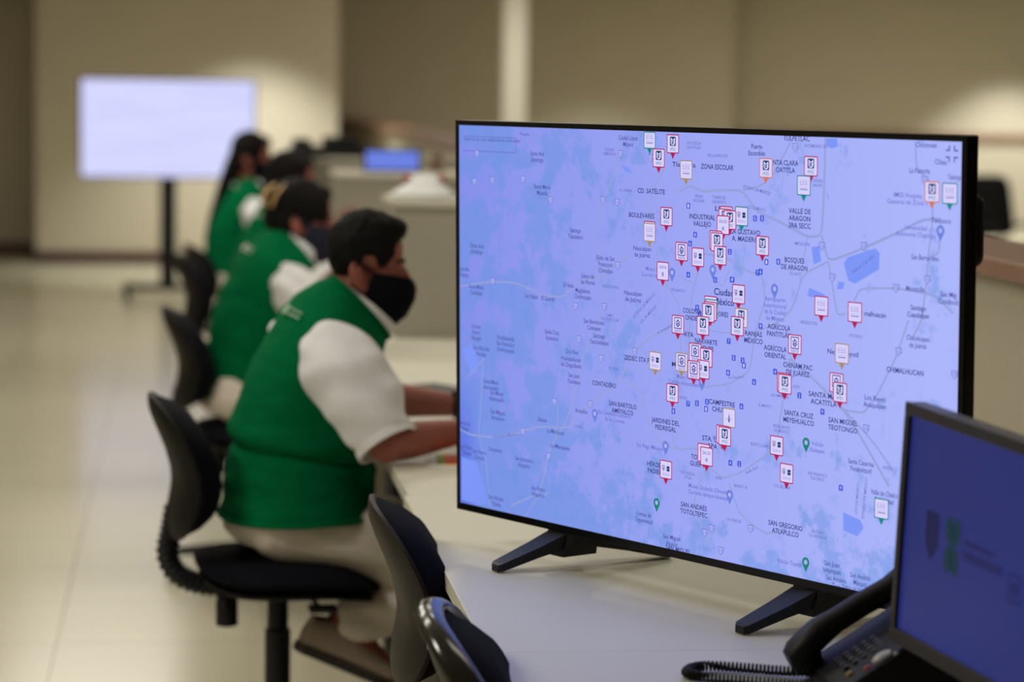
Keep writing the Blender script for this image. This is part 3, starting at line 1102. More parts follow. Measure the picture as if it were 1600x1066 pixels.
MO_U, MO_V = 0.105, -0.165
mpoly([(MO_U - .020, MO_V + .032), (MO_U - .020, MO_V - .012), (MO_U, MO_V - .034), (MO_U + .020, MO_V - .012), (MO_U + .020, MO_V + .032)], 0)
for sx in (-1, 1):
    for sy in (-1, 1):
        cx, cy = MO_U + .064 + sx * .011, MO_V - .002 + sy * .020
        mpoly([(cx + .012 * cos(a * pi / 5), cy + .019 * sin(a * pi / 5)) for a in range(10)], 1)
mrect(MO_U + .064, MO_V - .002, .006, .030, 1)
mrect(MO_U + .142, MO_V + .010, .045, .0035, 2)
mrect(MO_U + .155, MO_V - .006, .058, .006, 2)
for (du, dv, hw, hh) in ((.25, -.004, .016, .0022), (.25, -.036, .016, .0022), (.234, -.02, .0022, .018), (.266, -.02, .0022, .018), (.25, -.02, .008, .008)):
    mrect(MO_U + du, MO_V + dv, hw, hh, 2)
build('screen_emblems', bm, MM, ms, fix=False)

# ------------------------------------------------------------------ desk telephone
PA = radians(30)
t = thing('telephone', 'black desk telephone with handset and coiled cord beside the small monitor', 'telephone', (0.883, 3.522, DESK), 0)
PM = Matrix.Translation((0.012, 0, 0.018)) @ Matrix.Rotation(-PA, 4, 'Y')      # sloping face: x up the slope, y to the left, z out
bm = BM()
pr = [(0.0, 0.0), (0.19, 0.0), (0.19, 0.02), (0.185, 0.125), (0.165, 0.128), (0.012, 0.026), (0.0, 0.018)]
M0 = Matrix(((1, 0, 0, 0), (0, 0, -1, 0.096), (0, 1, 0, 0), (0, 0, 0, 1)))
prism(bm, pr, 0.0, 0.192, M0)
bmesh.ops.bevel(bm, geom=bm.edges[:], offset=0.005, segments=2, affect='EDGES')
pb = build('base', bm, M_phone, t, True)
M_key = mat('key_plastic', (0.03, 0.03, 0.034, 1), 0.4)
for r in range(5):
    for c in range(4):
        bm = BM()
        x, y = 0.020 + r * 0.0150, 0.018 - c * 0.0165
        box(bm, (x, y - 0.0055, 0.006), (x + 0.0095, y + 0.0055, 0.0135), 0.0025, PM)
        if r > 0 and c < 3:
            dgt = {(4, 0): '1', (4, 1): '2', (4, 2): '3', (3, 0): '4', (3, 1): '5', (3, 2): '6', (2, 0): '7', (2, 1): '8', (2, 2): '9', (1, 0): '*', (1, 1): '0', (1, 2): '#'}[(r, c)]
            write(bm, dgt, lambda px, py: PM @ Vector((x + 0.0025 + py, y - px, 0.0138)), 0.006, 0.006, 1)
        build('key', bm, [M_key, M_silver], pb)
M_red = mat('red_button_plastic', lin(150, 30, 40), 0.4)
M_yel = mat('amber_button_plastic', lin(150, 125, 60), 0.4)
bm = BM()
ellipsoid(bm, (0.072, -0.070, 0.009), (0.017, 0.013, 0.007))
for v in bm.verts:
    v.co = PM @ v.co
bb = build('navigation_button', bm, M_silver, pb, True)
bb['label'] = 'silver oval navigation button'
for nm, x, y, r, m in (('button', 0.088, -0.089, 0.005, M_silver), ('red_button', 0.045, -0.078, 0.006, M_red), ('amber_button', 0.022, -0.060, 0.006, M_yel)):
    bm = BM()
    ellipsoid(bm, (x, y, 0.008), (r * 1.2, r, 0.005), None, 12, 8)
    for v in bm.verts:
        v.co = PM @ v.co
    build(nm, bm, m, pb, True)
M_lcd = mat('grey_display', lin(135, 132, 122), 0.3)
bm = BM()
box(bm, (0.108, -0.092, 0.004), (0.188, 0.012, 0.016), 0.004, PM)
dsp = build('display', bm, M_lcd, t)
for k in range(3):
    bm = BM()
    ellipsoid(bm, (0.118 + 0.016 * k, 0.002, 0.017), (0.004, 0.004, 0.003), None, 10, 6)
    for v in bm.verts:
        v.co = PM @ v.co
    build('display_button', bm, M_silver, dsp, True)
# handset lying on the left side of the sloping face
HY = 0.072
prof = [(-0.030, 0.022, 0.024), (-0.018, 0.030, 0.030), (0.004, 0.036, 0.031), (0.028, 0.042, 0.026), (0.055, 0.044, 0.0205), (0.10, 0.0455, 0.0195),
        (0.145, 0.045, 0.0205), (0.172, 0.046, 0.026), (0.194, 0.040, 0.030), (0.212, 0.032, 0.027), (0.222, 0.024, 0.018)]
bm = BM()
rs = []
for (x, z, r) in prof:
    hgt = 0.0165 if 0.04 < x < 0.16 else 0.020
    rs.append([PM @ Vector((x, HY + r * superell(2 * pi * k / 18, 2.6)[0], z + hgt * superell(2 * pi * k / 18, 2.6)[1])) for k in range(18)])
rings(bm, rs)
for cx in (-0.006, 0.192):
    lathe(bm, [(0.020, -0.018), (0.024, -0.008), (0.024, 0.012)], 18, PM @ Matrix.Translation((cx, HY, 0.026)))
hs = build('handset', bm, M_phone, t, True)
# coiled cord
CP = [(0.012, 0.068, 0.012), (-0.024, 0.0817, 0.009), (-0.077, 0.1093, 0.0085), (-0.128, 0.129, 0.0085), (-0.153, 0.123, 0.0085), (-0.17, 0.101, 0.0085), (-0.174, 0.081, 0.0085), (-0.16, 0.061, 0.0085), (-0.13, 0.045, 0.0085), (-0.082, 0.0233, 0.0085), (-0.036, -0.0003, 0.0085), (0.004, -0.02, 0.01)]
P = [Vector(p) for p in CP]
for _ in range(3):
    Q = [P[0]]
    for a, b in zip(P, P[1:]):
        Q += [a.lerp(b, 0.25), a.lerp(b, 0.75)]
    P = Q + [P[-1]]
fr = frames(P)
ln = [0.0]
for a, b in zip(P, P[1:]):
    ln.append(ln[-1] + (b - a).length)
pts = []
step = 0.0007
s = 0.0
i = 0
while s < ln[-1]:
    while i < len(ln) - 2 and ln[i + 1] < s:
        i += 1
    f = (s - ln[i]) / max(1e-9, ln[i + 1] - ln[i])
    p = P[i].lerp(P[i + 1], f)
    n = fr[i][1].lerp(fr[i + 1][1], f)
    b = fr[i][2].lerp(fr[i + 1][2], f)
    a = 2 * pi * s / 0.0058
    pts.append(p + n * (0.0060 * cos(a)) + b * (0.0060 * sin(a)))
    s += step
bm = BM()
tube(bm, pts, 0.0021, 5)
build('coiled_cord', bm, M_phone, t, True)

# ------------------------------------------------------------------ task chairs
def curve_back(z):
    """centre line of the backrest: forward offset at a given height share 0..1"""
    return -0.242 + 0.034 * sin(min(1, z / 0.55) * pi / 2) - 0.085 * max(0, (z - 0.35) / 0.65) ** 1.6


def chair_parts(t, seat_h=0.515, shell=None, rim=None, lock=False, ribbed=True):
    shell = shell or M_shell
    dz = seat_h - 0.515

    def seat_pt(x, y, d):
        drop = 0.035 * max(0.0, (x - 0.05) / 0.17) ** 2 - 0.018 * max(0, (-x - 0.08) / 0.12) ** 2
        return Vector((x + 0.02, y, 0.475 + dz + d - drop))
    bm = BM()
    pillow(bm, seat_pt, 0.212, 0.225, 3.2, lambda r: 0.042 * (1 - r ** 6) + 0.004, lambda r: -0.022 * (1 - r ** 8))
    build('seat', bm, M_fabric, t, True)
    bm = BM()
    pillow(bm, lambda x, y, d: seat_pt(x, y, d) + Vector((0, 0, -0.030)), 0.200, 0.212, 3.2, lambda r: 0.008, lambda r: -0.020 * (1 - r ** 4))
    build('seat_shell', bm, shell, t, True)

    def back_pt(x, y, d):
        # x across, y up, d forward
        s = (y + 0.165) / 0.33
        f = curve_back(s) + 0.020 * (x / 0.21) ** 2
        return Vector((f + d, x, 0.722 + dz + y))
    bm = BM()
    pillow(bm, back_pt, 0.205, 0.160, 2.7, lambda r: 0.062 * (1 - r ** 8) + 0.004, lambda r: -0.004)
    build('backrest', bm, M_fabric, t, True)
    bm = BM()
    pillow(bm, back_pt, 0.213, 0.166, 2.7, lambda r: 0.004, lambda r: -0.028 * (1 - r ** 6) - 0.004)
    bsh = build('back_shell', bm, shell, t, True)
    if rim:
        bm = BM()
        pts = []
        for k in range(49):
            x, y = superell(2 * pi * k / 48, 2.7)
            pts.append(back_pt(x * 0.212, y * 0.165, 0.000))
        rr = 0.017
        n = len(pts) - 1
        rs = []
        for k in range(n):
            tg = (pts[(k + 1) % n] - pts[k - 1]).normalized()
            nb = Vector((1, 0, 0))
            nb = (nb - tg * nb.dot(tg)).normalized()
            b = tg.cross(nb)
            rs.append([pts[k] + nb * (rr * 1.25 * cos(a * pi / 6)) + b * (rr * 0.8 * sin(a * pi / 6)) for a in range(12)])
        R = rings(bm, rs, False, False)
        for j in range(12):
            bm.faces.new((R[-1][j], R[-1][(j + 1) % 12], R[0][(j + 1) % 12], R[0][j]))
        build('rim', bm, rim, t, True)
    # bent bar in a ribbed sleeve
    bm = BM()
    path = [(-0.236, 0, 0.63 + dz), (-0.246, 0, 0.57 + dz), (-0.258, 0, 0.515 + dz), (-0.236, 0, 0.470 + dz), (-0.190, 0, 0.446 + dz), (-0.12, 0, 0.438 + dz), (-0.03, 0, 0.436 + dz)]
    P = [Vector(p) for p in path]
    for _ in range(3):
        Q = [P[0]]
        for a, b in zip(P, P[1:]):
            Q += [a.lerp(b, 0.25), a.lerp(b, 0.75)]
        P = Q + [P[-1]]
    # even spacing
    out, acc = [P[0]], 0.0
    for a, b in zip(P, P[1:]):
        L = (b - a).length
        while acc + L >= 0.004:
            f = (0.004 - acc) / L
            a = a.lerp(b, f)
            L = (b - a).length
            acc = 0.0
            out.append(a)
        acc += L
    if ribbed:
        tube(bm, out, [0.0275 if (k // 2) % 2 else 0.023 for k in range(len(out))], 14)
    else:
        tube(bm, [p + Vector((0.03, 0, 0)) for p in out], 0.016, 14)
    build('ribbed_back_bar' if ribbed else 'back_bar', bm, M_black, t, True)
    bm = BM()
    lathe(bm, [(0.017, 0.345), (0.0255, 0.348), (0.0255, 0.405), (0.022, 0.41), (0.022, 0.44)], 20, Matrix.Translation((-0.118, 0, dz)))
    build('adjusting_knob', bm, M_black, t, True)
    bm = BM()
    box(bm, (-0.10, -0.075, 0.418 + dz), (0.12, 0.075, 0.450 + dz), 0.008)
    build('mechanism_plate', bm, M_metal, t)
    bm = BM()
    tube(bm, [(0.06, -0.07, 0.425 + dz), (0.075, -0.16, 0.420 + dz)], 0.005, 8)
    box(bm, (0.05, -0.21, 0.411 + dz), (0.115, -0.155, 0.423 + dz), 0.005)
    build('lever', bm, M_black, t, True)
    bm = BM()
    lathe(bm, [(0.014, 0.36), (0.0165, 0.37), (0.0165, 0.43 + dz), (0.024, 0.435 + dz)], 20)
    lathe(bm, [(0.029, 0.09), (0.030, 0.10), (0.030, 0.335), (0.0245, 0.338), (0.0245, 0.405 + dz), (0.018, 0.41 + dz)], 24)
    build('gas_column', bm, M_black, t, True)
    bm = BM()
    lathe(bm, [(0.036, 0.075), (0.042, 0.08), (0.042, 0.125), (0.032, 0.135)], 20)
    build('base_hub', bm, M_black, t, True)
    for k in range(5):
        a = 2 * pi * k / 5 + 0.3
        M = Matrix.Rotation(a, 4, 'Z')
        bm = BM()
        rs = []
        for (x, w, z0, z1) in ((0.03, 0.024, 0.078, 0.122), (0.15, 0.019, 0.076, 0.110), (0.27, 0.015, 0.070, 0.092), (0.285, 0.010, 0.071, 0.088)):
            rs.append([M @ Vector((x, w, z0)), M @ Vector((x, w * 0.7, z1)), M @ Vector((x, -w * 0.7, z1)), M @ Vector((x, -w, z0))])
        rings(bm, rs)
        lg = build('base_leg', bm, M_black, t)
        bm = BM()
        for s in (-1, 1):
            C = M @ Matrix.Translation((0.268, s * 0.014, 0.027)) @ Matrix.Rotation(pi / 2, 4, 'X')
            lathe(bm, [(0.018, -0.009), (0.027, -0.006), (0.027, 0.006), (0.018, 0.009)], 18, C)
        tube(bm, [M @ Vector((0.268, 0, 0.03)), M @ Vector((0.268, 0, 0.075))], 0.007, 8)
        build('caster', bm, M_black, lg, True)
    if lock:
        # small white padlock sign on the side of the shell
        bm = BM()
        Ml = Matrix(((0, 0, 1, 0), (1, 0, 0, 0), (0, 1, 0, 0), (0, 0, 0, 1)))
        c = back_pt(-0.2135, -0.055, -0.004)

        def lp(x, z):
            return c + Vector((x, -0.0012, z))
        for (x0, x1, z0, z1) in ((-0.006, 0.006, -0.006, 0.002), (-0.005, -0.0035, 0.002, 0.008), (0.0035, 0.005, 0.002, 0.008), (-0.005, 0.005, 0.007, 0.0085)):
            box(bm, (c.x + x0, c.y - 0.0016, c.z + z0), (c.x + x1, c.y + 0.012, c.z + z1))
        build('lock_sign', bm, M_silver, bsh)


CHAIRS = [
    ('black swivel chair the masked man with short hair sits on', 0.218, 6.02, 4, 0.515, None, False),
    ('black swivel chair the woman with the hair clip and tied-up hair sits on', 0.228, 8.42, 4, 0.515, None, False),
    ('black swivel chair third along the row, its backrest seen against the far wall', 0.252, 10.75, 4, 0.540, None, False),
    ('black swivel chair farthest along the row, under the long-haired person', 0.30, 13.25, 8, 0.43, None, False),
    ('empty black chair with a matt grey back shell pushed up to the television desk', 0.625, 4.60, -2, 0.49, None, True),
    ('empty black chair with a glossy curved rim nearest the camera', 0.635, 3.60, -4, 0.482, M_gloss, False),
]
for (lab, x, y, a, h, rim, lock) in CHAIRS:
    t = thing('office_chair', lab, 'chair', (x, y, 0), radians(a), 'black task chairs along the desks')
    chair_parts(t, h, M_shell if x > 0.5 else M_rowshell, rim, lock, x < 0.5)

# ------------------------------------------------------------------ people
class Loft:
    """smooth tube through tilted oval rings; at(t, phi) gives a surface point"""

    def __init__(self, secs, n=2.3):
        self.s, self.n = secs, n     # (cx, cy, cz, half depth, half width, tilt in degrees)

    def sec(self, t):
        S = self.s
        m = len(S) - 1
        x = min(max(t, 0), 1) * m
        i = min(int(x), m - 1)
        f = x - i
        p0, p1, p2, p3 = S[max(i - 1, 0)], S[i], S[i + 1], S[min(i + 2, m)]
        return [0.5 * ((2 * b) + (c - a) * f + (2 * a - 5 * b + 4 * c - d) * f * f + (-a + 3 * b - 3 * c + d) * f ** 3)
                for a, b, c, d in zip(p0, p1, p2, p3)]

    def at(self, t, phi, off=0.0):
        cx, cy, cz, hd, hw, tl = self.sec(t)
        c, s = superell(phi, self.n)
        tl = radians(tl)
        return Vector((cx + (hd + off) * c * cos(tl), cy + (hw + off) * s, cz - (hd + off) * c * sin(tl)))


def loft_mesh(L, nt=40, nphi=56, wrinkle=0.0, seed=0.0, cap0=True, cap1=True, crease=False):
    bm = BM()
    rs = []
    for i in range(nt + 1):
        t = i / nt
        ring = []
        for k in range(nphi):
            ph = 2 * pi * k / nphi
            p = L.at(t, ph)
            if wrinkle:
                w = noise.noise(Vector((p.x * 9 + seed, p.y * 6, p.z * 20 + p.x * 10))) + 0.5 * noise.noise(Vector((p.x * 22, p.y * 16 + seed, p.z * 42)))
                zc = 0.757 - 0.12 * p.x
                w += -2.2 * math.exp(-((p.z - zc) / 0.010) ** 2) + 1.4 * math.exp(-((p.z - zc - 0.035) / 0.030) ** 2) if crease else 0
                p = L.at(t, ph, wrinkle * w)
            ring.append(p)
        rs.append(ring)
    rings(bm, rs, cap0, cap1)
    return bm


def add_bm(dst, src):
    join(dst, src)


def limb(bm, pts, rad, seg=14, flat=1.0):
    """capsule through a smoothed path"""
    P = [Vector(p) for p in pts]
    R = list(rad)
    for _ in range(2):
        Q, S = [P[0]], [R[0]]
        for i in range(len(P) - 1):
            Q += [P[i].lerp(P[i + 1], 0.25), P[i].lerp(P[i + 1], 0.75)]
            S += [R[i] * .75 + R[i + 1] * .25, R[i] * .25 + R[i + 1] * .75]
        P, R = Q + [P[-1]], S + [R[-1]]
    capsule(bm, P, R, seg, flat)


def hand_shape(bm, wrist, d, side, curl=0.5):
    """palm, four unequal bent fingers and a thumb; d = pointing direction, side = +1 for a left hand"""
    w = Vector(wrist)
    d = Vector(d).normalized()
    lat = Vector((0, 0, 1)).cross(d).normalized()        # towards the left of the hand
    dn = d.cross(lat)                                    # up, away from the table
    inner = lat * (-side)                                # thumb side points inwards
    rs = []
    for q, hw, th in ((-0.01, 0.026, 0.019), (0.02, 0.032, 0.017), (0.055, 0.040, 0.015), (0.085, 0.041, 0.013), (0.094, 0.034, 0.009)):
        c = w + d * q
        rs.append([c + lat * (hw * superell(2 * pi * k / 16, 2.6)[0]) + dn * (th * superell(2 * pi * k / 16, 2.6)[1]) for k in range(16)])
    rings(bm, rs)
    for i, (off, L) in enumerate(((0.030, 0.068), (0.010, 0.078), (-0.010, 0.072), (-0.030, 0.056))):
        b = w + d * 0.082 + inner * off
        p1 = b + d * (L * 0.45) + dn * (0.006 * (1 - curl))
        p2 = p1 + d * (L * 0.32) - dn * (L * 0.32 * curl)
        p3 = p2 + d * (L * 0.16) - dn * (L * 0.26 * curl)
        limb(bm, [b, p1, p2, p3], [0.0095, 0.009, 0.0082, 0.007], 10)
    b = w + d * 0.025 + inner * 0.028
    limb(bm, [b, b + d * 0.028 + inner * 0.022 - dn * 0.006, b + d * 0.058 + inner * 0.026 - dn * 0.014], [0.013, 0.011, 0.008], 10)


def grid_solid(name, f, nu, nv, thick, m, parent):
    """open patch f(u, v), u in -1..1 and v in 0..1, given thickness"""
    bm = BM()
    V = [[bm.verts.new(f(-1 + 2 * i / nu, j / nv)) for i in range(nu + 1)] for j in range(nv + 1)]
    for j in range(nv):
        for i in range(nu):
            bm.faces.new((V[j][i], V[j][i + 1], V[j + 1][i + 1], V[j + 1][i]))
    bmesh.ops.recalc_face_normals(bm, faces=bm.faces)
    bmesh.ops.solidify(bm, geom=bm.faces[:], thickness=thick)
    return build(name, bm, m, parent, True)


def interp(tab, x):
    for (a, va), (b, vb) in zip(tab, tab[1:]):
        if a <= x <= b:
            f = (x - a) / (b - a)
            f = f * f * (3 - 2 * f)
            return va + (vb - va) * f
    return tab[-1][1]


SK_C, SK_FRONT, SK_BACK, SK_W, SK_H = Vector((0.028, 0, 0.055)), 0.088, 0.078, 0.075, 0.079


def skull(az, el, off=0.0):
    rx = (SK_FRONT if cos(az) > 0 else SK_BACK) + off
    return SK_C + Vector((rx * cos(el) * cos(az), (SK_W + off) * cos(el) * sin(az), (SK_H + off) * sin(el)))


def head_shapes(bm, H):
    """skull, face, brow, nose, jaw and ears in head space (origin between the ears, x forward), moved by H"""
    t = BM()
    rs = []
    for j in range(1, 14):
        e = -pi / 2 + pi * j / 14
        rs.append([skull(2 * pi * k / 28, e) for k in range(28)])
    rings(t, rs)
    ellipsoid(t, (0.056, 0, -0.020), (0.060, 0.062, 0.085))
    ellipsoid(t, (0.062, 0, -0.084), (0.042, 0.046, 0.036))
    ellipsoid(t, (0.020, 0, -0.050), (0.045, 0.060, 0.050))
    ellipsoid(t, (0.100, 0, 0.027), (0.018, 0.050, 0.014))
    for s in (-1, 1):
        ellipsoid(t, (0.094, s * 0.034, -0.022), (0.022, 0.022, 0.016))
        ellipsoid(t, (0.0955, s * 0.031, 0.006), (0.0125, 0.015, 0.0115))
        M = Matrix.Rotation(radians(-12), 3, 'Y') @ Matrix.Rotation(radians(s * -18), 3, 'Z')
        ellipsoid(t, (0.000, s * 0.078, 0.000), (0.019, 0.0085, 0.032), M)
        ellipsoid(t, (0.006, s * 0.076, -0.026), (0.010, 0.007, 0.012), M)
    limb(t, [(0.108, 0, 0.018), (0.122, 0, -0.010), (0.132, 0, -0.034)], [0.010, 0.0125, 0.0155], 12)
    for s in (-1, 1):
        ellipsoid(t, (0.120, s * 0.013, -0.037), (0.011, 0.009, 0.009))
    join(bm, t, H)


def person(label, loc, heading, cfg):
    root = thing('person', label, 'person', loc, radians(heading), cfg.get('group'))
    k = cfg.get('slim', 1.0)
    dz = cfg.get('dz', 0.0)
    full = cfg.get('full', True)
    vox = cfg.get('voxel', 0.0045)
    # --- torso rings, hem to neck: (x, y, z, half depth, half width, tilt)
    T = [(0.045, 0, 0.606, 0.178, 0.212, -2), (0.048, 0, 0.66, 0.170, 0.200, 1), (0.053, 0, 0.72, 0.168, 0.194, 3), (0.064, 0, 0.80, 0.168, 0.190, 7),
         (0.084, 0, 0.88, 0.163, 0.195, 12), (0.107, 0, 0.955, 0.146, 0.200, 20), (0.125, 0, 1.015, 0.128, 0.186, 29),
         (0.143, 0, 1.045, 0.117, 0.150, 36), (0.166, 0, 1.068, 0.108, 0.112, 42), (0.182, 0, 1.078, 0.100, 0.086, 46), (0.188, 0, 1.083, 0.094, 0.080, 47)]
    T = [(a, b, c + dz, d * (k if i < 9 else 1), e * (k if i < 8 else 1), f) for i, (a, b, c, d, e, f) in enumerate(T)]
    Hc = Vector(cfg.get('head', (0.172, 0, 1.163))) + Vector((0, 0, dz))
    H = Matrix.Translation(Hc) @ Matrix.Rotation(radians(cfg.get('head_yaw', -8)), 4, 'Z') @ Matrix.Rotation(radians(cfg.get('head_pitch', 0)), 4, 'Y') @ Matrix.Scale(cfg.get('head_scale', 1.0), 4)
    arms = cfg['arms']
    # --- the body: one continuous skin
    bm = BM()
    inner = Loft([(a, b, c, d * 0.86, e * 0.86, f) for (a, b, c, d, e, f) in T[:7]])
    add_bm(bm, loft_mesh(inner, 20, 28))
    limb(bm, [(0.10, 0, 1.00 + dz), (0.118, 0, 1.06 + dz), Hc + Vector((0.012, 0, -0.05)), Hc + Vector((0.02, 0, 0.0))], [0.085, 0.060, 0.056, 0.054], 18)
    head_shapes(bm, H)
    for side, (sh, el, wr, hd) in arms.items():
        sg = 1 if side == 'left' else -1
        sh, el, wr = [Vector(p) + Vector((0, 0, dz)) for p in (sh, el, wr)]
        limb(bm, [Vector((0.10, sg * 0.08, 0.99 + dz)), sh, sh.lerp(el, 0.5), el], [0.06 * k * k, 0.058 * k * k, 0.052 * k * k, 0.043 * k], 14)
        limb(bm, [el, el.lerp(wr, 0.28), el.lerp(wr, 0.7), wr], [0.041 * k, 0.0435 * k, 0.033 * k, 0.027], 14)
        hand_shape(bm, wr, hd, sg)
    legs = cfg['legs']
    ellipsoid(bm, (0.02, 0, 0.615 + dz), (0.125 * k, 0.165 * k, 0.10))
    for side, (hip, kn, an, toe) in legs.items():
        limb(bm, [hip, kn, an], [0.078, 0.056, 0.040], 14)
        limb(bm, [an, Vector(an).lerp(Vector(toe), 0.6) - Vector((0, 0, 0.01)), toe], [0.038, 0.034, 0.026], 12)
    fuse('body', bm, vox, 5, M_skin, root)
    # --- eyes and brows
    for s in (-1, 1):
        bm = BM()
        ellipsoid(bm, H @ Vector((0.1045, s * 0.031, 0.005)), (0.0055, 0.0085, 0.0042), None, 12, 8)
        build('eye', bm, M_eye, root, True)
        bm = BM()
        limb(bm, [H @ Vector((0.113, s * 0.014, 0.026)), H @ Vector((0.115, s * 0.030, 0.032)), H @ Vector((0.098, s * 0.048, 0.029))], [0.0045, 0.005, 0.003], 8)
        build('eyebrow', bm, M_hair, root, True)
    # --- vest
    vest = Loft(T, 2.35)
    vb = loft_mesh(vest, 90, 80, 0.006, cfg.get('seed', 1.0), True, True, full)
    vo = build('vest', vb, M_green, root, True)
    if full:
        # standing edge round the neck and a hem band
        for (t0, r) in ((0.985, 0.006), (0.012, 0.006)):
            bm = BM()
            pts = [vest.at(t0, 2 * pi * i / 60, 0.001) for i in range(61)]
            tube(bm, pts, r, 8)
            build('edging', bm, M_green, vo, True)
    # pale emblem and two lines of print across the upper back
    bm = BM()
    ph0, t0 = cfg.get('print_at', (pi + 0.35, 0.60))

    def patch(dt0, dt1, dp0, dp1):
        n = 5
        V = [[bm.verts.new(vest.at(t0 + dt0 + (dt1 - dt0) * j / n, ph0 + dp0 + (dp1 - dp0) * i / n, 0.009)) for i in range(n + 1)] for j in range(n + 1)]
        for j in range(n):
            for i in range(n):
                bm.faces.new((V[j][i], V[j][i + 1], V[j + 1][i + 1], V[j + 1][i]))
    patch(-0.012, 0.026, -0.30, -0.16)
    for j in range(2):
        for i in range(5):
            patch(-0.010 + 0.020 * j, -0.002 + 0.020 * j, -0.12 + 0.07 * i, -0.065 + 0.07 * i)
    build('back_print', bm, cfg.get('print', M_bright_print), vo, True)
    # --- shirt: sleeves, cuffs and collar
    bm = BM()
    for side, (sh, el, wr, hd) in arms.items():
        sg = 1 if side == 'left' else -1
        sh, el, wr = [Vector(p) + Vector((0, 0, dz)) for p in (sh, el, wr)]
        end = sh.lerp(el, 0.93)
        root_ = Vector((0.108, sg * 0.125 * k, 0.985 + dz))
        P = [root_, Vector(sh) + Vector((0.0, -sg * 0.035, -0.003)), sh.lerp(el, 0.25), sh.lerp(el, 0.6), end]
        ks = k ** 1.3
        R = [0.070 * ks, 0.086 * ks, 0.092 * ks, 0.085 * ks, 0.068 * k]
        for _ in range(3):
            Q, S = [P[0]], [R[0]]
            for i in range(len(P) - 1):
                Q += [P[i].lerp(P[i + 1], 0.25), P[i].lerp(P[i + 1], 0.75)]
                S += [R[i] * .75 + R[i + 1] * .25, R[i] * .25 + R[i + 1] * .75]
            P, R = Q + [P[-1]], S + [R[-1]]
        rs = []
        fr = frames(P)
        for (p, n, b), r in zip(fr, R):
            ring = []
            for i in range(40):
                a = 2 * pi * i / 40
                q = p + n * (r * cos(a)) + b * (r * sin(a))
                w = noise.noise(Vector((q.x * 14 + q.z * 8, q.y * 10 + 3, q.z * 20))) * 0.015
                ring.append(p + n * ((r + w) * cos(a)) + b * ((r + w) * sin(a)))
            rs.append(ring)
        # turned-up cuff and an inward hem
        p, n, b = fr[-1]
        d = (P[-1] - P[-3]).normalized()
        for off, r in ((0.001, 0.0725), (0.020, 0.0735), (0.021, 0.067), (0.004, 0.062)):
            rs.append([p + d * off + n * (r * cos(2 * pi * i / 40)) + b * (r * sin(2 * pi * i / 40)) for i in range(40)])
        rings(bm, rs)
    # collar: band standing round the neck
    col = Loft([(0.186, 0, 1.070 + dz, 0.092, 0.079, 47), (0.200, 0, 1.086 + dz, 0.086, 0.077, 44), (0.212, 0, 1.088 + dz, 0.078, 0.073, 40)], 2.1)
    rs = []
    for t_, o_ in ((0, 0.0), (0.5, 0.002), (1, 0.001), (1, -0.004), (0.5, -0.004), (0, -0.006)):
        rs.append([col.at(t_, 2 * pi * i / 40, o_) for i in range(40)])
    rings(bm, rs, False, False)
    build('shirt', bm, M_shirt, root, True)
    # --- trousers
    bm = BM()
    add_bm(bm, loft_mesh(Loft([(0.03, 0, 0.545 + dz, 0.13, 0.16, 0), (0.035, 0, 0.58 + dz, 0.158, 0.188, 0), (0.044, 0, 0.612 + dz, 0.152 * k, 0.182 * k, 0), (0.048, 0, 0.66 + dz, 0.130 * k, 0.160 * k, 0)], 2.3), 14, 40))
    for side, (hip, kn, an, toe) in legs.items():
        hip, kn, an = Vector(hip), Vector(kn), Vector(an)
        limb(bm, [hip + Vector((-0.04, 0, 0.0)), hip.lerp(kn, 0.35), hip.lerp(kn, 0.75), kn], [0.088, 0.094, 0.084, 0.074], 18)
        limb(bm, [kn, kn.lerp(an, 0.35), kn.lerp(an, 0.92)], [0.073, 0.070, 0.058], 16)
    tr = fuse('trousers', bm, 0.007, 6, cfg.get('trouser', M_trouser), root)
    moved = []
    for v in tr.data.vertices:
        c = v.co
        w = noise.noise(Vector((c.x * 10 + c.z * 26, c.y * 9, c.z * 14 - c.x * 6))) * 0.006
        moved.extend(c + v.normal * w)
    tr.data.vertices.foreach_set('co', moved)
    tr.data.update()
    # --- shoes
    for side, (hip, kn, an, toe) in legs.items():
        an, toe = Vector(an), Vector(toe)
        heel = Vector(cfg['heel'][side])
        d = (toe - heel).normalized()
        lat = Vector((0, 1, 0))
        upv = d.cross(lat).normalized() * -1
        if upv.z < 0:
            upv = -upv
        Ls = (toe - heel).length
        bm = BM()
        rs = []
        for q, hw, h0, h1 in ((-0.03, 0.018, 0.0, 0.05), (0.0, 0.032, -0.004, 0.075), (0.15, 0.036, -0.004, 0.085), (0.32, 0.036, -0.004, 0.085), (0.5, 0.039, -0.004, 0.066),
                              (0.72, 0.046, -0.004, 0.048), (0.92, 0.044, -0.003, 0.036), (1.05, 0.030, 0.0, 0.026), (1.09, 0.014, 0.003, 0.016)):
            c = heel + d * (q * Ls)
            ring = []
            for i in range(20):
                a, b = superell(2 * pi * i / 20, 2.8)
                ring.append(c + lat * (hw * a) + upv * ((h0 + h1) / 2 + (h1 - h0) / 2 * b))
            rs.append(ring)
        rings(bm, rs)
        so = build('shoe', bm, cfg.get('shoe', M_shoe), root, True)
        bm = BM()
        rs = []
        for q, hw in ((-0.04, 0.020), (0.0, 0.034), (0.3, 0.037), (0.72, 0.049), (0.95, 0.044), (1.08, 0.022)):
            c = heel + d * (q * Ls)
            rs.append([c + lat * hw + upv * 0.006, c - lat * hw + upv * 0.006, c - lat * hw - upv * 0.014, c + lat * hw - upv * 0.014])
        rings(bm, rs)
        build('sole', bm, M_sole, so)
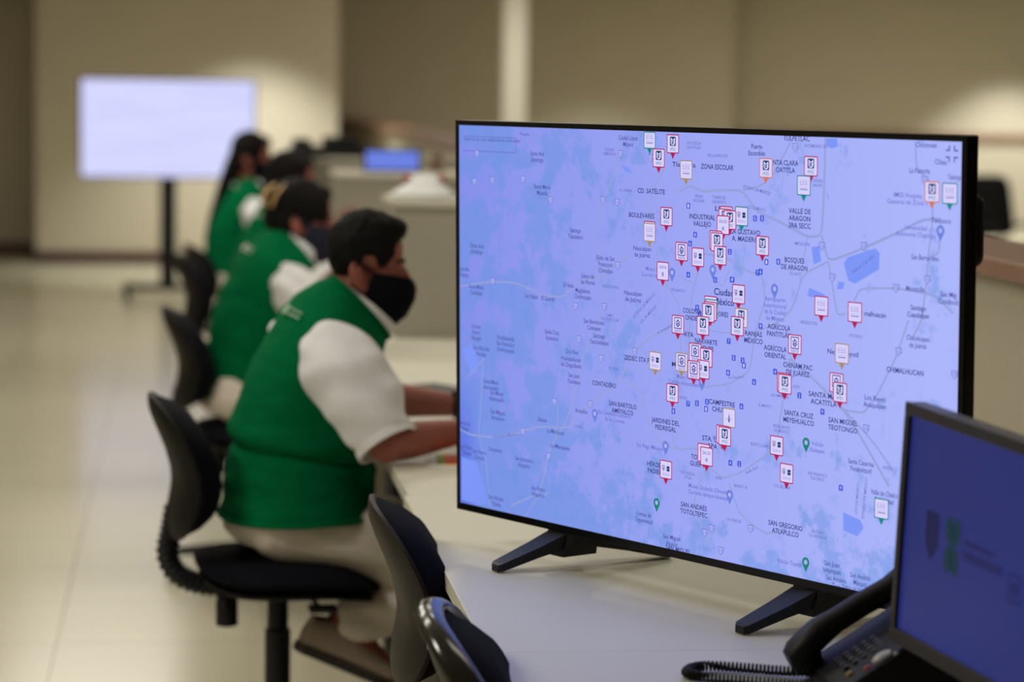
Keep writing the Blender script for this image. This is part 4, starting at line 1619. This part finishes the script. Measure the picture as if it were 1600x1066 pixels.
        if full:
            bm = BM()
            for q in (0.40, 0.48, 0.56):
                c = heel + d * (q * Ls) + upv * (0.083 - (q - 0.36) * 0.14)
                tube(bm, [c - lat * 0.020 - upv * 0.004, c, c + lat * 0.020 - upv * 0.004], 0.003, 6)
            build('laces', bm, M_black, so, True)
    # --- hair
    kind = cfg['hair']
    if kind == 'short':
        tab = [(0, 16), (18, 17), (34, 12), (46, 2), (54, -22), (64, -33), (72, -30), (82, -10), (96, -10), (106, -34), (130, -52), (180, -56)]
        rs = []
        N, ne = 96, 22
        for j in range(ne + 1):
            ring = []
            for i in range(N):
                az = 2 * pi * i / N
                a = abs((math.degrees(az) + 180) % 360 - 180)
                e0 = interp(tab, a)
                q = j / ne
                el = radians(e0 + (88 - e0) * q)
                ed = min(1.0, math.degrees(el) - e0)
                rise = max(0.0, min(1.0, (math.degrees(el) - e0) / 14.0))
                th = -0.006 + 0.017 * rise ** 0.5
                fr_ = max(0.0, cos(az)) ** 3
                eld = math.degrees(el)
                th += 0.012 * fr_ * math.exp(-((eld - 34) / 16.0) ** 2) + 0.004 * max(0, sin(el))
                p = skull(az, el)
                nz = noise.noise(Vector((p.x * 70, p.y * 70, p.z * 40))) * 0.004 + noise.noise(Vector((p.x * 160, p.y * 160, p.z * 120))) * 0.0022
                ring.append(H @ skull(az, el, th + nz * rise))
            rs.append(ring)
        bm = BM()
        rings(bm, rs, True, True)
        build('hair', bm, M_hair, root, True, None)
    else:
        bm = BM()
        t2 = BM()
        ellipsoid(t2, (0.012, 0, 0.062), (0.098, 0.088, 0.092))
        ellipsoid(t2, (-0.030, 0, 0.010), (0.066, 0.080, 0.075))
        ellipsoid(t2, (0.088, 0.020, 0.095), (0.032, 0.050, 0.030))
        if kind == 'tied':
            ellipsoid(t2, (-0.050, 0, 0.075), (0.055, 0.055, 0.060))
            ellipsoid(t2, (-0.068, 0, 0.020), (0.035, 0.040, 0.055))
            ellipsoid(t2, (0.085, -0.050, 0.055), (0.024, 0.018, 0.055))
        elif kind == 'long':
            limb(t2, [(-0.03, 0, 0.06), (-0.075, 0, -0.04), (-0.115, 0.0, -0.16), (-0.165, 0, -0.30), (-0.20, 0, -0.40)], [0.080, 0.075, 0.070, 0.055, 0.022], 16, 0.6)
        join(bm, t2, H)
        fuse('hair', bm, 0.007, 3, M_hair, root)
        if kind == 'tied':
            bm = BM()
            for s in (-1, 1):
                limb(bm, [H @ Vector((-0.052 + s * 0.018, -0.034, 0.128)), H @ Vector((-0.086 + s * 0.020, -0.046, 0.098)), H @ Vector((-0.086 + s * 0.010, -0.050, 0.060))], [0.008, 0.012, 0.006], 8, 0.6)
            build('hair_clip', bm, M_clip, root, True)
    # --- face mask with ear loops
    def mk(u, v):
        s = abs(u)
        af = interp([(0, 0.139), (0.15, 0.148), (0.4, 0.144), (0.7, 0.126), (0.9, 0.100), (1, 0.072)], v)
        bf = interp([(0, -0.016), (0.15, -0.036), (0.4, -0.064), (0.7, -0.100), (0.9, -0.121), (1, -0.128)], v)
        as_ = interp([(0, 0.040), (0.5, 0.022), (1, 0.044)], v)
        bs = interp([(0, 0.006), (0.5, -0.044), (1, -0.100)], v)
        wd = interp([(0, 0.072), (0.5, 0.072), (1, 0.056)], v)
        a = af + (as_ - af) * s ** 2.3
        b = bf + (bs - bf) * s ** 1.3
        y = wd * sin(min(1, s * 1.05) * pi / 2) ** 0.95 * (1 if u > 0 else -1)
        return H @ Vector((a, y, b))
    mo = grid_solid('face_mask', mk, 24, 18, 0.0022, cfg.get('mask', M_mask), root)
    for s in (-1, 1):
        bm = BM()
        tube(bm, [mk(s, 0.04), H @ Vector((0.022, s * 0.076, 0.016)), H @ Vector((0.004, s * 0.083, 0.030)), H @ Vector((-0.012, s * 0.082, 0.012))], 0.0032, 8)
        tube(bm, [mk(s, 0.5), H @ Vector((0.006, s * 0.074, -0.036)), H @ Vector((-0.010, s * 0.078, -0.022)), H @ Vector((-0.012, s * 0.082, 0.012))], 0.0028, 8)
        build('ear_loop', bm, cfg.get('mask', M_mask), mo, True)
    # --- watch
    if cfg.get('watch'):
        sh, el, wr, hd = arms['left']
        el, wr = Vector(el) + Vector((0, 0, dz)), Vector(wr) + Vector((0, 0, dz))
        d = (wr - el).normalized()
        c = wr - d * 0.012
        bm = BM()
        tube(bm, [c - d * 0.013, c - d * 0.011, c + d * 0.011, c + d * 0.013], [0.030, 0.0325, 0.0325, 0.030], 20)
        wo = build('wristwatch', bm, M_black, root, True)
        bm = BM()
        Mz = Matrix.Translation(c + Vector((0, -0.008, 0.031)))
        lathe(bm, [(0.019, -0.004), (0.021, 0.0), (0.019, 0.006)], 20, Mz)
        build('watch_case', bm, M_metal, wo, True)
    return root


MAN_ARMS = {'right': ((0.082, -0.205, 0.992), (0.176, -0.318, 0.806), (0.392, -0.235, 0.823), (1, 0.25, -0.12)),
            'left': ((0.085, 0.200, 0.992), (0.285, 0.235, 0.842), (0.492, 0.170, 0.826), (1, -0.15, -0.14))}
MAN_LEGS = {'right': ((0.03, -0.10, 0.600), (0.49, -0.125, 0.468), (0.130, -0.11, 0.365), (0.265, -0.11, 0.212)),
            'left': ((0.03, 0.10, 0.600), (0.49, 0.125, 0.47), (0.34, 0.11, 0.125), (0.51, 0.12, 0.035))}
HEELS = {'right': (0.030, -0.11, 0.318), 'left': (0.285, 0.11, 0.020)}
person('short-haired man in a green vest, white shirt and black face mask, typing at the desk', (0.218, 6.02, 0), 10,
       dict(arms=MAN_ARMS, legs=MAN_LEGS, heel=HEELS, hair='short', watch=True, print=M_print, head_yaw=-8, seed=2.0))
WL = {'right': ((0.03, -0.10, 0.605), (0.45, -0.12, 0.53), (0.40, -0.11, 0.125), (0.57, -0.12, 0.035)),
      'left': ((0.03, 0.10, 0.605), (0.45, 0.12, 0.53), (0.42, 0.11, 0.125), (0.59, 0.12, 0.035))}
WH = {'right': (0.345, -0.11, 0.020), 'left': (0.365, 0.11, 0.020)}
W_ARMS = {'right': ((0.135, -0.175, 0.965), (0.265, -0.245, 0.81), (0.36, -0.16, 0.87), (1, 0.3, 0.5)),
          'left': ((0.135, 0.175, 0.965), (0.24, 0.23, 0.84), (0.36, 0.12, 0.99), (0.6, -0.4, 0.8))}
person('person with hair held by a tan clip, next past the short-haired man', (0.170, 8.42, 0), 8,
       dict(arms=W_ARMS, legs=WL, heel=WH, hair='tied', slim=0.90, voxel=0.006, full=False, mask=M_bluemask, head=(0.185, 0, 1.148), seed=5.0,
            trouser=M_trouser, print_at=(pi + 0.30, 0.60)))
person('dark-haired person in a green vest mostly hidden behind the one with the hair clip', (0.262, 10.75, 0), 8,
       dict(arms=W_ARMS, legs=WL, heel=WH, hair='tied2', slim=0.90, voxel=0.006, full=False, mask=M_mask, head=(0.150, 0, 1.180), seed=8.0))
person('long-haired person in a green vest farthest along the row, in front of the far screen', (0.195, 13.25, 0), 4,
       dict(arms=W_ARMS, legs=WL, heel=WH, hair='long', slim=0.90, voxel=0.006, full=False, mask=M_mask, head=(0.118, 0, 1.215), seed=11.0, print_at=(pi + 0.5, 0.66)))

# ------------------------------------------------------------------ far screen on its stand
t = thing('screen_on_stand', 'lit white television on a black wheeled stand by the far wall', 'television', (-0.12, 19.8, 0), 0)
FC = 1.263
bm = BM()
box(bm, (-0.65, -0.10, FC - 0.372), (0.65, -0.05, FC + 0.372), 0.006)
build('frame', bm, M_black, t)
FS = emit('far_screen_light', lin(222, 224, 255), 1.0)
nt = FS.node_tree
b = nt.nodes['Principled BSDF']
tc = nt.nodes.new('ShaderNodeTexCoord')
wv = nt.nodes.new('ShaderNodeTexNoise')
wv.inputs['Scale'].default_value = 3.0
mp = nt.nodes.new('ShaderNodeMapping')
mp.inputs['Scale'].default_value = (0.5, 1, 6)
nt.links.new(tc.outputs['Object'], mp.inputs[0])
nt.links.new(mp.outputs[0], wv.inputs['Vector'])
mx = nt.nodes.new('ShaderNodeMix')
mx.data_type = 'RGBA'
mx.inputs[6].default_value = lin(196, 200, 255)
mx.inputs[7].default_value = lin(226, 226, 255)
nt.links.new(wv.outputs['Fac'], mx.inputs[0])
nt.links.new(mx.outputs[2], b.inputs['Emission Color'])
bm = BM()
flatpoly(bm, [(-0.637, -0.1012, FC - 0.359), (0.637, -0.1012, FC - 0.359), (0.637, -0.1012, FC + 0.359), (-0.637, -0.1012, FC + 0.359)])
build('screen', bm, FS, t, fix=False)
bm = BM()
box(bm, (-0.06, -0.05, 0.06), (0.06, 0.02, FC + 0.2), 0.006)
build('pole', bm, M_black, t)
for (x0, x1, y0, y1) in ((-0.33, 0.33, -0.03, 0.04),):
    bm = BM()
    box(bm, (x0, y0, 0.05), (x1, y1, 0.10), 0.006)
    build('base_bar', bm, M_black, t)
for s in (-1, 1):
    bm = BM()
    box(bm, (s * 0.30 - 0.03, -0.35, 0.05), (s * 0.30 + 0.03, 0.30, 0.09), 0.006)
    lg = build('base_foot', bm, M_black, t)
    bm = BM()
    for y in (-0.32, 0.27):
        lathe(bm, [(0.018, -0.014), (0.025, -0.010), (0.025, 0.010), (0.018, 0.014)], 14, Matrix.Translation((s * 0.30, y, 0.025)) @ Matrix.Rotation(pi / 2, 4, 'Y'))
    build('caster', bm, M_black, lg, True)

# ------------------------------------------------------------------ small things on desks and cabinets
t = thing('paper_sheet', 'printed sheet with green and orange blocks on the desk under the man\'s forearm', 'paper', (0.535, 5.70, DESK), radians(-4))
bm = BM()
box(bm, (0, 0, 0.0002), (0.29, 0.205, 0.0012))
build('sheet', bm, M_paper, t)
bm = BM()
box(bm, (0.020, 0.03, 0.0012), (0.038, 0.19, 0.0015), mi=0)
box(bm, (0.038, 0.03, 0.0012), (0.27, 0.19, 0.0015), mi=1)
box(bm, (0.038, 0.015, 0.0012), (0.27, 0.03, 0.0015), mi=2)
build('printed_blocks', bm, [mat('print_green', lin(150, 175, 85), 0.8), mat('print_orange', lin(225, 100, 70), 0.8), mat('print_yellow', lin(225, 190, 90), 0.8)], t)

t = thing('keyboard', 'flat black keyboard on the desk beyond the man\'s wristwatch', 'keyboard', (0.74, 6.98, DESK), radians(-60))
bm = BM()
box(bm, (-0.21, -0.07, 0.001), (0.21, 0.07, 0.016), 0.005)
build('case', bm, M_black, t)
bm = BM()
for r in range(5):
    for c in range(15):
        x, y = -0.195 + c * 0.0262, -0.055 + r * 0.0225
        box(bm, (x, y, 0.0155), (x + 0.021, y + 0.018, 0.021), 0.002, None, 0, 1)
build('keys', bm, M_key, t)

o = thing('bottle', 'pale blue bottle on the desk in front of the farthest cabinet', 'bottle', (0.80, 13.45, DESK), 0)
bm = BM()
lathe(bm, [(0.030, 0.0), (0.036, 0.005), (0.036, 0.13), (0.028, 0.15), (0.013, 0.165)], 20)
build('body', bm, mat('pale_blue_plastic', lin(160, 185, 200), 0.3), o, True)
bm = BM()
lathe(bm, [(0.015, 0.165), (0.015, 0.19), (0.013, 0.192)], 16)
build('cap', bm, M_shirt, o, True)

# white carrier bag on the nearest cabinet
TOP = DESK + 0.46
t = thing('bag', 'crumpled white bag with red handles on the nearest grey cabinet', 'bag', (0.805, 8.86, TOP), 0)
bm = BM()
rs = []
for j, (z, hx, hy) in enumerate(((0.0, 0.100, 0.09), (0.012, 0.108, 0.10), (0.030, 0.085, 0.08), (0.050, 0.060, 0.055), (0.070, 0.050, 0.035), (0.078, 0.047, 0.020))):
    ring = []
    for i in range(40):
        a, b = superell(2 * pi * i / 40, 2.5)
        w = 1 + 0.14 * noise.noise(Vector((a * 3, b * 3, z * 40)))
        ring.append(Vector((a * hx * w, b * hy * w, z)))
    rs.append(ring)
rings(bm, rs)
build('sack', bm, mat('white_plastic_bag', lin(225, 228, 228), 0.5), t, True)
M_redp = mat('red_plastic', lin(170, 50, 42), 0.5)
for s in (-1, 1):
    bm = BM()
    tube(bm, [(s * 0.046, -0.02, 0.068), (s * 0.064, -0.02, 0.070), (s * 0.068, 0, 0.056), (s * 0.060, 0.02, 0.052)], 0.008, 8)
    build('handle', bm, M_redp, t, True)

t = thing('case', 'dark navy soft case beside the white bag on the nearest grey cabinet', 'case', (1.06, 8.90, TOP), 0)
bm = BM()
pillow(bm, lambda x, y, d: Vector((x, y, 0.038 + d)), 0.13, 0.10, 3.5, lambda r: 0.036 * (1 - r ** 5), lambda r: -0.037 * (1 - r ** 12) - 0.0005)
build('body', bm, mat('navy_cloth', lin(38, 42, 66), 0.8), t, True)
bm = BM()
tube(bm, [(-0.05, -0.085, 0.05), (-0.04, -0.118, 0.055), (0.04, -0.118, 0.055), (0.05, -0.085, 0.05)], 0.007, 8)
build('handle', bm, M_black, t, True)

t = thing('laptop', 'small blue lit screen standing on the middle grey cabinet', 'laptop', (0.91, 11.60, TOP), radians(-3))
bm = BM()
box(bm, (-0.13, -0.02, 0), (0.13, 0.17, 0.012), 0.004)
build('keyboard_half', bm, M_black, t)
LM = Matrix.Translation((0, -0.015, 0.008)) @ Matrix.Rotation(radians(22), 4, 'X')
bm = BM()
box(bm, (-0.125, -0.004, 0), (0.125, 0.004, 0.10), 0.002, LM)
lid = build('lid', bm, M_black, t)
bm = BM()
flatpoly(bm, [LM @ Vector(p) for p in ((-0.115, -0.0046, 0.006), (0.115, -0.0046, 0.006), (0.115, -0.0046, 0.092), (-0.115, -0.0046, 0.092))])
build('screen', bm, emit('blue_screen_light', lin(105, 128, 225), 1.0), lid, fix=False)

t = thing('toy_figure', 'small brown plush figure beside the blue screen on the middle cabinet', 'plush toy', (1.10, 11.55, TOP), 0)
bm = BM()
ellipsoid(bm, (0, 0, 0.030), (0.032, 0.028, 0.030))
ellipsoid(bm, (0.006, -0.005, 0.070), (0.024, 0.022, 0.022))
for s in (-1, 1):
    ellipsoid(bm, (s * 0.018 + 0.006, 0, 0.090), (0.008, 0.006, 0.009), None, 10, 8)
    limb(bm, [(s * 0.022, -0.01, 0.045), (s * 0.040, -0.02, 0.03)], [0.010, 0.008], 8)
    limb(bm, [(s * 0.014, -0.015, 0.012), (s * 0.022, -0.045, 0.010)], [0.012, 0.009], 8)
fuse('body', bm, 0.004, 3, mat('brown_plush', lin(120, 98, 78), 0.95), t)

t = thing('printer', 'low black printer on the farthest grey cabinet', 'printer', (0.80, 14.08, TOP), 0)
bm = BM()
box(bm, (-0.24, -0.16, 0.0), (0.18, 0.16, 0.055), 0.01)
build('body', bm, M_black, t)
bm = BM()
box(bm, (-0.07, -0.12, 0.055), (0.13, 0.13, 0.105), 0.02)
build('paper_cover', bm, M_black, t)
bm = BM()
box(bm, (-0.20, -0.19, 0.012), (0.14, -0.158, 0.022), 0.003)
build('tray', bm, M_black, t)

t = thing('computer_tower', 'tall black computer tower on the farthest desk against the grey cabinet', 'computer', (0.605, 13.72, DESK), 0)
bm = BM()
box(bm, (-0.045, -0.13, 0.006), (0.045, 0.13, 0.56), 0.008)
build('body', bm, M_black, t)
bm = BM()
box(bm, (-0.046, -0.138, 0.006), (0.046, -0.129, 0.56), 0.003)
build('front_panel', bm, M_metal, t)
bm = BM()
for x in (-0.03, 0.03):
    for y in (-0.10, 0.10):
        lathe(bm, [(0.010, 0.0), (0.012, 0.002), (0.012, 0.0062)], 10, Matrix.Translation((x, y, 0)))
build('foot', bm, M_black, t)

# ------------------------------------------------------------------ visitor chairs beyond the counter
M_dark = mat('dark_chair_cloth', (0.02, 0.02, 0.022, 1), 0.85)


def visitor_chair(lab, x, y, a):
    t = thing('visitor_chair', lab, 'chair', (x, y, 0), radians(a), 'dark chairs beyond the counter')
    bm = BM()
    pillow(bm, lambda x_, y_, d: Vector((x_, y_, 0.45 + d)), 0.23, 0.23, 4, lambda r: 0.03 * (1 - r ** 6) + 0.004, lambda r: -0.02)
    build('seat', bm, M_dark, t, True)
    bm = BM()
    pillow(bm, lambda x_, y_, d: Vector((-0.22 - (y_ + 0.2) * 0.22 + d, x_, 0.79 + y_)), 0.215, 0.225, 5, lambda r: 0.025 * (1 - r ** 6) + 0.003, lambda r: -0.018)
    build('backrest', bm, M_dark, t, True)
    for sy in (-1, 1):
        bm = BM()
        tube(bm, [(0.20, sy * 0.22, 0.012), (0.19, sy * 0.22, 0.62), (0.15, sy * 0.22, 0.66), (-0.20, sy * 0.22, 0.66), (-0.25, sy * 0.22, 0.62)], 0.012, 10)
        build('armrest', bm, M_black, t, True)
        for fx in (0.19, -0.20):
            bm = BM()
            tube(bm, [(fx, sy * 0.21, 0.0), (fx * 0.95, sy * 0.21, 0.44)], 0.012, 10)
            build('leg', bm, M_black, t, True)


visitor_chair('dark visitor chair beyond the counter, left one at the right edge of the photo', 5.97, 18.5, -70)
visitor_chair('dark visitor chair beyond the counter, right one at the right edge of the photo', 6.62, 18.4, -75)
